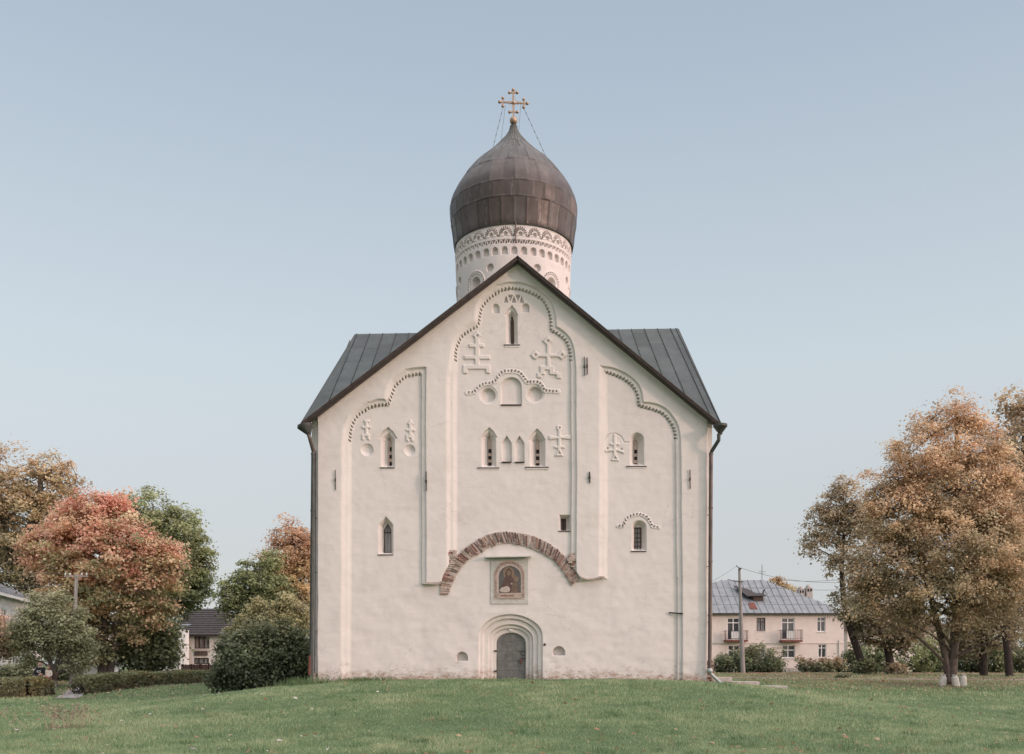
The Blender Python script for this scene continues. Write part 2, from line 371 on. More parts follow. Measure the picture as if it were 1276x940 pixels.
# ------------------------------------------------------------------ ground
def ground():
    def axis(a, b, fine, lo, hi, far):
        c = list(np.arange(a, b+1e-6, fine)); s = fine; v = b
        while v < hi: s *= 1.35; v += s; c.append(v)
        s = fine; v = a
        while v > lo: s *= 1.35; v -= s; c.insert(0, v)
        return np.array(c)
    xs = axis(-50, 50, .5, -1500, 1500, 0); ys = axis(-4, 75, .5, -400, 2500, 0)
    Xg, Yg = np.meshgrid(xs, ys); Zg = G(Xg, Yg)
    V = np.stack([Xg.ravel(), Yg.ravel(), Zg.ravel()], 1); nx, ny = len(xs), len(ys)
    i = np.arange(nx-1); j = np.arange(ny-1); I, J = np.meshgrid(i, j)
    a = (J*nx+I).ravel(); F = np.stack([a, a+1, a+nx+1, a+nx], 1)
    m, t, b = new_mat('lawn_ground'); b.inputs['Roughness'].default_value = .95; b.inputs['Specular IOR Level'].default_value = .1
    c = ramp(t, noise_fac(t, .35, 6, .65), [(.3, (.085,.125,.06)), (.5, (.11,.155,.075)), (.7, (.15,.17,.085))])
    c = mixc(t, .5, c, ramp(t, noise_fac(t, 9, 6, .7), [(.3, (.5,.55,.5)), (.7, (1.25,1.2,1.2))]), 'MULTIPLY')
    # leaf litter and bare earth beneath the trees
    at = N(t, 'ShaderNodeAttribute', attribute_name='Col'); sp = N(t, 'ShaderNodeSeparateColor'); t.links.new(at.outputs[0], sp.inputs[0])
    ad = N(t, 'ShaderNodeMath', operation='MULTIPLY_ADD'); ad.inputs[1].default_value = 1.1; ad.inputs[2].default_value = -.55
    t.links.new(noise_fac(t, 1.2, 7, .75), ad.inputs[0])
    a2 = N(t, 'ShaderNodeMath', operation='ADD'); t.links.new(ad.outputs[0], a2.inputs[0]); t.links.new(sp.outputs[0], a2.inputs[1])
    f = ramp(t, a2.outputs[0], [(.42, (0,0,0)), (.6, (1,1,1))])
    c = mixc(t, f, c, ramp(t, noise_fac(t, 14, 5, .7), [(.3, (.12,.085,.06)), (.7, (.30,.20,.135))]))
    t.links.new(c, b.inputs['Base Color']); bump(t, b, noise_fac(t, 20, 5, .7), .03, .6)
    lit = smooth(14, 22, Xg)*smooth(46, 52, Yg)*(1-smooth(80, 95, Yg))*.85
    lit = np.maximum(lit, .7*(1-smooth(-26, -19, Xg))*smooth(50, 54, Yg)*(1-smooth(60, 75, Yg)))
    col = np.zeros((V.shape[0], 3)); col[:, 0] = lit.ravel()
    o = np_mesh('lawn', V, F, m, None, col, shade=True); tag(o, kind='structure')
ground()
def ribbon(name, pts, wid, mat, lift=.012):
    pts = catmull(pts, 8); V = []; F = []; k = 6
    for i, p in enumerate(pts):
        q0 = pts[max(i-1,0)]; q1 = pts[min(i+1,len(pts)-1)]; dx, dy = q1[0]-q0[0], q1[1]-q0[1]; L = math.hypot(dx,dy)
        for j in range(k+1):
            s = (j/k-.5)*wid*(1+.08*math.sin(i*1.7+j)); x, y = p[0]-dy/L*s, p[1]+dx/L*s
            V.append((x, y, g(x,y)+lift+.015*(1-abs(2*j/k-1))))
    n = len(pts)
    for i in range(n-1):
        for j in range(k): a = i*(k+1)+j; F.append((a, a+1, a+k+2, a+k+1))
    o = np_mesh(name, V, F, mat, None, None, True); tag(o, kind='structure'); return o
ribbon('gravel_path', [(-2, 66.5), (12, 65), (20, 63), (27, 61), (36, 60), (60, 60)], 2.6, M['gravel'], .02)
ribbon('asphalt_path', [(-20.3, 43.9), (-20.9, 46), (-22, 50), (-22.5, 58), (-22, 70)], 1.0, M['asphalt'], .01)

# ------------------------------------------------------------------ church
Y0 = 36.7; YC = 45.7; YB = 2*YC-Y0; PPM = FOC/Y0
church = thing('church', 'white plastered medieval church with grey sheet roof and copper onion dome', 'church', (0, YC, 1.0))
# ---- west front as one relief field, measured in photo pixels on the wall plane
STEP = .52
us = np.arange(385.6, 890.2, STEP); vs_ = np.arange(317, 866, STEP)
U, Vv = np.meshgrid(us, vs_); NU, NV = len(us), len(vs_)
Uw = U+.45*fbm(U, Vv, 60, 11)+.22*vnoise(U, Vv, 14, 15); Vw = Vv+.45*fbm(U, Vv, 60, 21)+.22*vnoise(U, Vv, 14, 25)
DEP = np.zeros_like(U); REG = np.zeros(U.shape, int)
def window(poly, mg):
    p = np.array(poly); x0, y0 = p.min(0)-mg; x1, y1 = p.max(0)+mg
    i0 = max(int((x0-us[0])/STEP), 0); i1 = min(int((x1-us[0])/STEP)+2, NU); j0 = max(int((y0-vs_[0])/STEP), 0); j1 = min(int((y1-vs_[0])/STEP)+2, NV)
    return (slice(j0, j1), slice(i0, i1))
def sdf(poly, mg=4, warp=True):
    sl = window(poly, mg); A = (Uw if warp else U)[sl]; B = (Vw if warp else Vv)[sl]
    d = np.full(A.shape, 1e9); ins = np.zeros(A.shape, bool); n = len(poly)
    for i in range(n):
        (ax, ay), (bx, by) = poly[i], poly[(i+1) % n]; ex, ey = bx-ax, by-ay; L = ex*ex+ey*ey+1e-12
        t = np.clip(((A-ax)*ex+(B-ay)*ey)/L, 0, 1); d = np.minimum(d, (A-ax-t*ex)**2+(B-ay-t*ey)**2)
        if ay != by:
            c = (ay > B) != (by > B); ins ^= c & (A < (bx-ax)*(B-ay)/(by-ay)+ax)
    return sl, np.where(ins, 1, -1)*np.sqrt(d)
def carve(poly, depth, soft=.55, reg=None, rim=1.2):
    """positive depth = recess, negative = raised"""
    sl, s = sdf(poly); DEP[sl] += depth*smooth(-soft, soft, s)
    if reg: REG[sl] = np.where(s > -rim, reg, REG[sl])
def splay(poly, depth, width, reg=None):
    sl, s = sdf(poly); DEP[sl] += depth*np.clip((s+.3)/width, 0, 1)
    if reg: REG[sl] = np.where(s > -1.2, reg, REG[sl])
def path_sdf(pts):
    sl = window(pts, 10); A, B = Uw[sl], Vw[sl]; d = np.full(A.shape, 1e9)
    for (ax, ay), (bx, by) in zip(pts[:-1], pts[1:]):
        ex, ey = bx-ax, by-ay; t = np.clip(((A-ax)*ex+(B-ay)*ey)/(ex*ex+ey*ey+1e-12), 0, 1)
        d = np.minimum(d, (A-ax-t*ex)**2+(B-ay-t*ey)**2)
    return sl, np.sqrt(d)
def arc_poly(x0, x1, top, spring, bot, n=14):
    c = (x0+x1)/2; r = (x1-x0)/2
    return [(x0, bot)]+[(c-r*math.cos(math.pi*k/n), spring-(spring-top)*math.sin(math.pi*k/n)) for k in range(n+1)]+[(x1, bot)]
def ogive(x0, x1, apex, top, spring, bot, n=6):
    L = [(x0+(apex-x0)*(k/n), spring+(top-spring)*(k/n)**.93) for k in range(n)]
    Rr = [(x1+(apex-x1)*(k/n), spring+(top-spring)*(k/n)**.93) for k in range(n)]
    return [(x0, bot)]+L+[(apex, top)]+Rr[::-1]+[(x1, bot)]
def circ(cx, cy, r, n=24): return [(cx+r*math.cos(2*math.pi*k/n), cy+r*math.sin(2*math.pi*k/n)) for k in range(n)]
def rect(x0, x1, y0, y1): return [(x0,y0),(x1,y0),(x1,y1),(x0,y1)]

cb_o = [(559,735),(559,470)]+catmull([(562,450),(566.5,426),(577,410),(592,401)],5)+catmull([(593.5,398),(596.4,379.6),(608.5,364),(624,354),(642,351.7),(659.6,354.7),(675,364),(685.8,374.5),(691.5,391),(693.4,407)],5)+catmull([(694,407.5),(702.7,412.8),(710.7,421.7),(715,434.5),(717,450)],5)+[(718,560),(718,735)]
cb_i = [(566.5,735),(566.5,470)]+catmull([(567.6,450),(568.3,434.5),(575.3,419),(583,412.8),(594,406)],5)+catmull([(597,401),(597.5,396),(599.6,384.7),(604,377),(615,366.8),(627.7,359.8),(639,358.5),(652,360.4),(666,366),(676,373),(683,384.7),(685.8,395),(686.4,410)],5)+catmull([(687.5,411.5),(695.3,415.3),(705.6,424.3),(710,437),(711,450)],5)+[(711.8,560),(711.8,735)]
fr_c = [cb_i[2:-2]]
lb_o = [(428,870),(428,600)]+catmull([(428.3,555),(430,537),(433.4,525.6),(438,517),(449.4,508.3),(462,501),(471,498),(480,498.3)],5)+catmull([(481.5,497),(482,493.6),(484.5,483.4),(489,473.8),(499,466),(509.4,459.8),(529,457.8)],5)+[(530.5,458),(530,727),(530,870)]
lb_i = [(434,870),(434,600)]+catmull([(434.6,555),(435.5,542),(438,530.7),(443,519.8),(450.6,513.4),(462,507),(473.6,504.5),(482.6,503.9)],5)+catmull([(484,502),(485.8,496.8),(488.3,490.4),(491.5,481.5),(499,473.8),(509.4,467.5),(524.5,465)],5)+[(525,470),(524.8,727),(524.8,870)]
rb_o = [(749,870),(749,720),(749.5,456.6)]+catmull([(750,456.6),(760.7,457.9),(770.9,461),(783.6,468),(793.9,477),(799,487.3),(801.3,500.5)],5)+catmull([(802.5,501.3),(811.7,502),(822,505),(832,511.5),(841,523),(845.6,533.2),(847.5,546)],5)+[(849,600),(850.5,870)]
rb_i = [(755,870),(755,720),(754.5,462.5)]+catmull([(755,463),(764.5,465.5),(773.4,469.4),(783.6,475.8),(791.3,484.7),(795,493.6),(796.2,504)],5)+catmull([(797,505),(806.6,507.7),(819.4,511.5),(829.6,517.9),(837.3,528),(841,537),(842.2,548)],5)+[(843,600),(844.5,870)]
low_o = [(428,726.5),(532,726.5),(545,727),(558,722),(590,700),(690,700),(722,722),(738,721.5),(756,719),(850,719),(850.5,870),(428,870)]
low_i = [(434,728),(532,728),(545,728.5),(560,724),(590,700),(690,700),(720,724),(738,723),(756,720.5),(844.5,720),(844.5,870),(434,870)]
def union(polys):
    S = np.full(U.shape, -1e3)
    for p in polys:
        sl, s = sdf(p, 6); S[sl] = np.maximum(S[sl], s)
    return S
So = union([cb_o, lb_o, rb_o, low_o]); Si = union([cb_i, lb_i, rb_i, low_i])
D1, D2 = .085, .085
# crisp edges on the right of each bay, soft slopes on the left, shaped to catch less light
kl = lambda S_: np.where(np.gradient(np.clip(S_, -20, 20), STEP, axis=1) > .45, 3.8, .9)
for S_, d_ in ((So, D1), (Si, D2)):
    k_ = kl(S_); t_ = np.clip((S_+k_)/(2*k_), 0, 1); DEP += d_*t_*t_*(3-2*t_)
# corner strips set back from the front
DEP += .22*(smooth(396.4, 395.2, Uw) if False else (1-smooth(394.6, 396.0, Uw)))+.22*smooth(881.2, 882.6, Uw)
DEP += .10*(1-smooth(389.6, 390.6, Uw))
# plaster fillet under the verge
def roofline(u): return np.where(u < 645, 320+(645-u)*210/273, 320+(u-645)*212/260)
rl = (Vw-roofline(Uw))*.785
DEP -= .05*(1-smooth(9.8, 10.4, rl))
regs = {}; _rid = [0]
def region(name, label=None):
    _rid[0] += 1; regs[_rid[0]] = (name, label); return _rid[0]
def frieze(pts, sp=4.5, size=2.7, deep=.125, inset=-1.6, tri=True):
    """row of little brick dents along a curve"""
    p = np.array(pts); seg = np.hypot(*np.diff(p, axis=0).T); cum = np.concatenate([[0], np.cumsum(seg)]); L = cum[-1]
    n = int(L/sp)
    for k in range(n+1):
        s = (k+.5)*L/(n+1); i = min(np.searchsorted(cum, s)-1, len(seg)-1); f = (s-cum[i])/seg[i]
        c = p[i]+(p[i+1]-p[i])*f; d = (p[i+1]-p[i])/seg[i]; nn = np.array([d[1], -d[0]])
        if nn[1] > 0 and abs(d[0]) > .3: nn = -nn
        c = c+nn*inset+rng.normal(0, .12, 2); h = size/2*rng.uniform(.85, 1.15)
        q = [c-d*h*.95-nn*h, c+d*h*.2-nn*h, c+d*h*.95+nn*h, c-d*h*.2+nn*h]
        sl, s_ = sdf([tuple(v) for v in q], 2, False); DEP[sl] += deep*smooth(-.35, .35, s_)
def frieze_region(pts, w=4.2):
    rid = region('frieze'); sl, d = path_sdf(pts); REG[sl] = np.where(d < w, rid, REG[sl])
for inner in (cb_i, lb_i, rb_i):
    pts = [p for p in inner if p[1] < 552 and not (inner is lb_i and p[0] > 524.6 and p[1] > 466) and not (inner is rb_i and p[0] < 755.2 and p[1] > 463.5)]
    if inner is cb_i: pts = [p for p in pts if p[1] < 452]
    frieze(pts, inset=0.4); frieze_region(pts)
# hood friezes: raised band with dents
def hood(pts, w=2.9, h=.03):
    rid = region('frieze'); sl, d = path_sdf(pts); DEP[sl] -= h*(1-smooth(w-.7, w+.5, d)); REG[sl] = np.where(d < w+1.2, rid, REG[sl])
    frieze(pts, sp=4.3, size=2.4, deep=.11, inset=.2)
hood([(581.7,488.6),(591,487.3)]+catmull([(594,483),(602,477.5),(613.6,475.5)],4)+catmull([(617.5,473),(625,463),(636.6,461),(648,463.7),(656.4,475)],4)+catmull([(658,475.5),(666,474.5),(673.7,477),(678.8,486)],4)+[(695.4,486.7)])
hood([(770,655),(776.4,655)]+catmull([(779,651),(781.5,646),(788.6,641.6),(797.5,640.3),(806.4,644),(812,652)],4)+[(813.5,655.5),(821.7,656.5)], 2.2)
# incised arch beside the right-hand relief cross
sl, d = path_sdf(catmull([(754.3,547),(758,541.5),(766,539),(773,541.5),(777,546),(778,550)],4)+[(786,550.3)]); DEP[sl] += .03*(1-smooth(.4, 1.1, d))
# ---- relief crosses
def relief(polys, h=.05, holes=(), hd=.07, label=None):
    rid = region('relief_cross', label); S = None; al = [q for p in polys for q in p]; big = window(al, 5)
    T = np.full(U.shape, -1e3)
    for p in polys:
        sl, s = sdf(p, 4); T[sl] = np.maximum(T[sl], s)
    DEP[big] -= .85*h*smooth(-.34, .34, T[big]); REG[big] = np.where(T[big] > -1.3, rid, REG[big])
    for p in holes:
        sl, s = sdf(p, 2, False); DEP[sl] += hd*smooth(-.4, .4, s)
def diamond(x, y, r): return [(x-r,y),(x,y-r),(x+r,y),(x,y+r)]
relief([diamond(594.2,416.4,5.6), rect(591.5,597,419,456), rect(584.3,602.8,426.8,431.5), rect(577.9,610.4,441.5,446.4), rect(576.6,610.4,453.4,459), rect(576.6,582.3,453.4,463.8), rect(605.3,610.4,453.4,463.8)], .06, [diamond(594.5,417,1.7)], label='stepped relief cross with three bars')
relief([diamond(683,423.5,6), rect(681.6,685.8,425,457), diamond(667.5,441,6), diamond(700.5,441,6),
        [(664,438.5),(672,440.2),(683,439),(695,440.2),(703,438.5),(703,444.5),(694,443.4),(683,444),(672,443.4),(664,445.5)],
        rect(673,690,454.7,459.8), rect(673,678.6,454.7,465.6), rect(669.4,674.5,463.8,469.6), rect(684.5,690,454.7,465.6), rect(688.5,695,461.5,466), rect(693.2,699.3,464,470.2)], .06,
       [diamond(683,423.5,1.6), diamond(667.5,441,1.6), diamond(700.5,441,1.6)], label='relief cross with diamond ends on a stepped base')
relief([rect(695.6,699.2,529.4,561), rect(694.4,700.2,529.4,534.5), [(684.5,541.5),(697,543),(711.3,541.2),(711.3,546.6),(697,545.3),(684.5,546.6)], rect(691,703.7,554.4,557.2), [(697.3,558),(691.6,567),(702.2,567)]], .055, [circ(697.6,532,1.1,8), [(697.2,561.5),(695,564.6),(699.4,564.6)]], label='small relief cross with wide arms')
relief([rect(453,459.4,522.4,525.2), rect(454,457.2,522.4,541), rect(450,461,530,532.8), rect(450,459.8,539.6,542.6), rect(450,453,539.6,547), rect(456.8,459.8,539.6,547)], .05, label='small relief cross with a tau top')
relief([[(511,521.5),(506.8,527),(515.3,527)], rect(509.2,513,524,545), rect(505.2,517.2,533.2,536.2), rect(505.5,514.5,540.5,543.6), rect(505.5,508.6,540.5,548.6), rect(511.8,515,543,548.8)], .05, label='small relief cross with a pointed top')
relief([rect(765.2,768.4,539.6,567), rect(760.7,772.8,551,553.6), [(754.6,560),(762,558.2),(771,558.2),(779,562),(778,564),(770,561),(763,561),(755,562.6)], [(766.8,564),(761.8,573),(772.4,573)]], .05, [circ(757.5,557.6,1.1,8), circ(775.3,558.4,1.1,8), [(767,567.5),(765,571),(769,571)]], label='relief cross beneath an incised arch')
# ---- blind niches
def niche(poly, d=.13, soft=.7):
    rid = region('niche'); carve(poly, d, soft, rid)
niche(arc_poly(613.8,622,377.2,381.5,388)); niche(arc_poly(650.4,659.2,376.4,381,386.8))
rid = region('niche')
for x, up in ((630.6,1),(635.8,0),(640.3,1),(645.2,0),(649.8,1)):
    carve([(x-2.7,375),(x+2.7,375),(x,367.5)] if up else [(x-2.7,366),(x+2.7,366),(x,373.5)], .12, .45, rid)
niche(ogive(625.8,636.9,631.5,542,550.6,574.6)); niche(ogive(642,653,647.4,542,550.6,574.6))
for x, y, r in ((457,559.3,7.4), (510,559.8,6.4)):
    rid = region('niche'); sl, s = sdf(circ(x, y, r)); DEP[sl] += .10*np.sqrt(np.clip(s+.4, 0, 5)/5); REG[sl] = np.where(s > -1.2, rid, REG[sl])
for x, y in ((608.5,491), (667,489.8)):
    rid = region('niche'); carve(circ(x, y, 11.2), .025, .6, rid); carve(circ(x, y, 8.7), .17, .5)
niche(arc_poly(624.7,649.7,469,482,502.6), .12)
niche(arc_poly(568.3,582,813,820,823.7), .25); niche(arc_poly(689,704,806,813,816.6), .25)
# ---- window reveals (each becomes part of its window)
WIN = []
def add_win(kind, reveal, hoodp, slit, holes, sill, d=.30, wdt=5):
    rid = region('window')
    if hoodp:
        carve(hoodp, .09, .35, rid)
    splay(reveal, d, wdt, rid)
    sl, s = sdf(slit, 3); DEP[sl] += .10*smooth(-.4, .4, s)
    WIN.append((rid, kind, slit, holes, sill, d))
def hoodv(x0, x1, ax, top, spring): return [(x0, spring), (x0+(ax-x0)*.45, spring+(top-spring)*.6), (ax, top), (x1+(ax-x1)*.45, spring+(top-spring)*.6), (x1, spring)]
add_win('dark', ogive(631,645,638.2,384,391.5,427), hoodv(629,645.5,638.2,379,391), ogive(636.3,641,638.4,388,396,427), [], (627.7,648,427,431.4))
add_win('slit', ogive(474.5,491,483.3,536.6,546,580.7), hoodv(470.4,494,482.6,530.9,545), ogive(481,486.4,483.8,541,550,580.2), [(483.6,486.2,553.8,559),(483.4,486.2,563.4,568),(483.4,486.2,572.4,578)], (472.6,491,580.6,583))
add_win('slit', ogive(600.6,618,609.8,535,545,580.7), hoodv(599.6,619.8,609.8,531.5,544), ogive(607,612.6,609.8,539,548,580.3), [(608.3,612,556,561),(608.2,612,565,569),(608.2,612,573,577)], (594.7,622,580.8,584.6))
add_win('slit', ogive(660.9,679.4,669.2,536.2,547,580.4), hoodv(659,680,669.2,532.8,547), ogive(667,673,670,542.3,551,579.6), [(668.6,672.2,556.8,561.6),(668.4,672.2,565.3,569.8),(668.4,672.2,574,577.8)], (654.8,684,580,584.2))
add_win('slit', arc_poly(786.2,803,538,547,578.6), None, arc_poly(791,796.9,544.2,548,578.6), [(792.6,795.8,557,561.6),(792.6,795.8,565.7,569.8),(792.6,795.8,574,577.8)], (780.8,806.6,579,582.8))
add_win('frame', arc_poly(788,805.8,648,656,685.4), None, rect(792.2,800.8,655.6,685.2), [], (787,806,685.2,687.2), .32, 4.5)
add_win('board', rect(697.6,711,641.4,660.7), None, rect(700.2,706.4,644.6,660.4), [], (696,711,660,662), .28, 3)
add_win('frame', ogive(471.3,489,480,643,653,690), None, ogive(476.3,485.8,481,651,658,687.6), [], (470,489,689.6,691.8), .32, 4.5)
# ---- portal
rp = region('portal')
for (x0,x1,tp,sp_,d) in ((597,675.5,765.6,793,.10),(601.8,670,770.7,794,.10),(608.5,663.8,778,796,.12),(613,659.6,782.6,797,.10),(618,655,788,801,.16)):
    carve([(a,b) for a,b in arc_poly(x0,x1,tp,sp_,866,22)], d, .6, rp)
DOOR = arc_poly(618,655,788,801,849.5,22)
# ---- bed of the exposed brick arch and icon
BA_O = catmull([(548,741),(551.7,717.4),(568,694),(587,677.4),(605.8,667),(627.8,662),(657.5,665.7),(678,673.5),(696.7,686),(710,701),(723,720.5)],6)
BA_I = catmull([(558,741),(566.6,720.5),(579,701.7),(595,690),(615,679.8),(634,676.6),(652.8,679.8),(673,687.6),(690.5,698.6),(703,714),(712.4,730)],6)
sl, s = sdf(BA_O+BA_I[::-1]); DEP[sl] = DEP[sl]*(1-smooth(-.8,.8,s))+.17*smooth(-.8,.8,s)
# inside the arch the wall is a shade deeper
inside = BA_I+[(712,735),(558,741)]
# plaster unevenness
DEP += .010*fbm(U, Vv, 42, 31, 3)+.004*vnoise(U, Vv, 7, 37)
DEP += .022*smooth(735, 850, Vv)*fbm(U, Vv, 34, 41, 3)+.007*smooth(700,740,Vv)*fbm(U*.6, Vv*1.3, 16, 47, 2)
DEP[:, :2] += .9; DEP[:, -2:] += .9

# bottom ledge of the two inner pilasters comes forward a little
Wx = X(U, Y0); Wz = Z(Vv, Y0); Wy = Y0+DEP
# clean left and right returns
Vall = np.stack([Wx.ravel(), Wy.ravel(), Wz.ravel()], 1)
gu = np.gradient(np.stack([Wx, Wy, Wz], -1), axis=1); gv = np.gradient(np.stack([Wx, Wy, Wz], -1), axis=0)
nrm = np.cross(gv, gu); nrm /= np.linalg.norm(nrm, axis=-1, keepdims=True); nrm *= -np.sign(nrm[..., 1:2].mean() or 1)
nrm = np.where(nrm[..., 1:2] > 0.2, -nrm, nrm); NR = nrm.reshape(-1, 3)
I, J = np.meshgrid(np.arange(NU-1), np.arange(NV-1)); a = (J*NU+I)
cu = us[I]+STEP/2; cv = vs_[J]+STEP/2; ok = cv > roofline(cu)+3.2
RG = REG[J, I]
def emit(name, mask, mat, parent):
    q = a[mask]; F = np.stack([q, q+NU, q+NU+1, q+1], 1); idx, inv = np.unique(F, return_inverse=True)
    return np_mesh(name, Vall[idx], inv.reshape(F.shape), mat, parent, None, True, NR[idx])
wall = emit('wall', ok & (RG == 0), M['plaster'], church)
parts = {}
for rid, (nm, lb) in regs.items():
    mk = ok & (RG == rid)
    if mk.any():
        parts[rid] = emit(nm, mk, M['plaster'], church)
        if lb: parts[rid]['label'] = lb
# side and rear walls
hw = X(889.5, Y0); hwl = X(386.3, Y0); ztop = Z(531, Y0)
mb = MB()
xl, xr, yb = hwl, hw, YB
zr = 17.3
for x, s in ((xl, -1), (xr, 1)):
    mb.add([(x, Y0+.32, -.2), (x, yb, -.2), (x, yb, ztop-.1), (x, YC, zr-.2), (x, Y0+.32, ztop-.1)], [(0,1,2,3,4)])
mb.add([(xl, yb, -.2), (xr, yb, -.2), (xr, yb, ztop-.1), (0, yb, zr-.2), (xl, yb, ztop-.1)], [(0,1,2,3,4)])
mb.build('side_wall', M['plaster'], church)
# ---- windows: infill, panes, sills
def wz(v): return Z(v, Y0)
def wx(u): return X(u, Y0)
for rid, kind, slit, holes, sill, d in WIN:
    wo_ = parts[rid]; dep = D1+D2+d+.075
    sp = [(wx(u), wz(v)) for u, v in slit]
    if kind == 'dark':
        MB().prism(sp, Y0+dep-.02, Y0+dep).build('pane', M['old_wood'], wo_)
    elif kind == 'slit':
        MB().prism(sp, Y0+dep-.03, Y0+dep).build('infill', M['plaster_infill'], wo_)
        for (x0, x1, y0, y1) in holes:
            MB().box(wx(x0)-.004, wx(x1)+.004, Y0+dep-.045, Y0+dep-.033, wz(y1), wz(y0)).build('pane', M['dark'], wo_)
    elif kind == 'board':
        mbx = MB(); x0, x1 = sp[0][0], sp[1][0]; z1, z0 = sp[0][1], sp[2][1]
        for k in range(3): mbx.box(x0+(x1-x0)*k/3+.004, x0+(x1-x0)*(k+1)/3-.004, Y0+dep-.05, Y0+dep, z0, z1)
        mbx.build('shutter', M['old_wood'], wo_)
    else:
        xs_ = [p[0] for p in sp]; zs_ = [p[1] for p in sp]; x0, x1, z0, z1 = min(xs_), max(xs_), min(zs_), max(zs_)
        MB().prism(sp, Y0+dep-.02, Y0+dep).build('pane', M['curtain'], wo_)
        f = MB(); n = len(sp)
        for i in range(n):
            p, q = sp[i], sp[(i+1) % n]
            f.bar((p[0], Y0+dep-.045, p[1]), (q[0], Y0+dep-.045, q[1]), .05, .05, (0,1,0))
        zz = [z0+(z1-z0)*k for k in ((.72,) if len(sp) > 5 else (.22,.40,.58,.78))]
        for z in zz: f.bar((x0, Y0+dep-.04, z), (x1, Y0+dep-.04, z), .03, .03)
        if len(sp) == 4: f.bar(((x0+x1)/2, Y0+dep-.041, z0), ((x0+x1)/2, Y0+dep-.041, z1), .03, .03, (0,1,0))
        f.build('frame', M['old_wood'], wo_)
    if sill:
        x0, x1, y0, y1 = sill; s = MB(); tk = y1-y0
        s.add([(wx(x0), Y0+.13, wz(y0+.9)), (wx(x1), Y0+.13, wz(y0+.9)), (wx(x1), Y0+.5, wz(y0-.6)), (wx(x0), Y0+.5, wz(y0-.6)),
               (wx(x0), Y0+.13, wz(y0+1.9)), (wx(x1), Y0+.13, wz(y0+1.9)), (wx(x1), Y0+.5, wz(y0+1.9)), (wx(x0), Y0+.5, wz(y0+1.9))],
              [(0,1,2,3),(4,7,6,5),(0,4,5,1),(1,5,6,2),(2,6,7,3),(3,7,4,0)])
        so_ = s.build('sill', M['sill'], wo_)
        if tk > 3.4: MB().box(wx(x0+.8), wx(x1-.6), Y0+.15, Y0+.5, wz(y1), wz(y0+1.95)).build('ledge', M['plaster'], wo_, bevel=.015)
# dark weather strips under the blind niches
for x0, x1, y in ((625.2,637.3,575),(641.4,653.6,575),(624,650,503.4)):
    MB().box(wx(x0), wx(x1), Y0+.12, Y0+.34, wz(y+.9), wz(y-.5)).build('drip_strip', M['sill'], church)
# ---- door
dd = D1+D2+.58
dp = [(wx(u), wz(v)) for u, v in DOOR]
MB().prism(dp, Y0+dd-.03, Y0+dd+.03).build('door_backing', M['iron'], church)
door = MB()
cols_, rows_ = 4, 5
dx0, dx1 = wx(618.4), wx(654.6); dz0, dz1 = wz(849.5), wz(788.4)
prng = random.Random(5)
door.prism([(x*.995+.0, z) for x, z in dp], Y0+dd-.055, Y0+dd-.031)
door_o = door.build('door', M['door_metal'], church)
pl = MB(); cxd = (dx0+dx1)/2; rd = (dx1-dx0)/2
for r in range(rows_):
    z0 = dz0+.04+(dz1-dz0)*r/rows_; z1 = dz0+(dz1-dz0)*(r+1)/rows_
    x = dx0+.03; off = prng.uniform(.25, .45)
    while x < dx1-.1:
        x2 = min(x+prng.uniform(.22, .42), dx1-.03)
        if dx1-.03-x2 < .12: x2 = dx1-.03
        zt = min(z1, min(wz(801)+(wz(788)-wz(801))*math.sqrt(max(0, 1-((xx-cxd)/rd)**2)) for xx in (x, x2))-.03)
        if zt > z0+.1: pl.box(x+.009, x2-.009, Y0+dd-.066-prng.uniform(0,.012), Y0+dd-.0553, z0+.009, zt-.009)
        x = x2
pl.build('door_plate', M['door_metal'], door_o)
h = MB()
for k in range(12):
    t0, t1 = 2*math.pi*k/12, 2*math.pi*(k+1)/12
    h.bar((wx(652)+.085*math.cos(t0), Y0+dd-.085, wz(814)+.085*math.sin(t0)), (wx(652)+.085*math.cos(t1), Y0+dd-.085, wz(814)+.085*math.sin(t1)), .02, .02, (0,1,0))
h.build('ring_handle', M['iron'], door_o)
MB().bar((wx(649.5), Y0+dd-.10, wz(820.5)), (wx(659.5), Y0+dd-.10, wz(820.3)), .03, .035).build('hasp', M['iron'], door_o)
MB().box(wx(648.2), wx(650.2), Y0+dd-.15, Y0+dd-.07, wz(826.5), wz(821.5)).build('padlock', M['red_rust'], door_o, bevel=.01)
for y in (811, 836.5): MB().box(wx(615.8), wx(618.8), Y0+dd-.22, Y0+dd-.07, wz(y+1), wz(y-1)).build('hinge', M['iron'], door_o)
lamp = MB().box(wx(634.2), wx(638.6), Y0+.52, Y0+.64, wz(786), wz(783.4)); lamp.build('lamp', M['white_paint'], church, bevel=.02)
MB().ball((wx(679), Y0+.16, wz(803.3)), .05, 8).build('bracket', M['iron'], church)
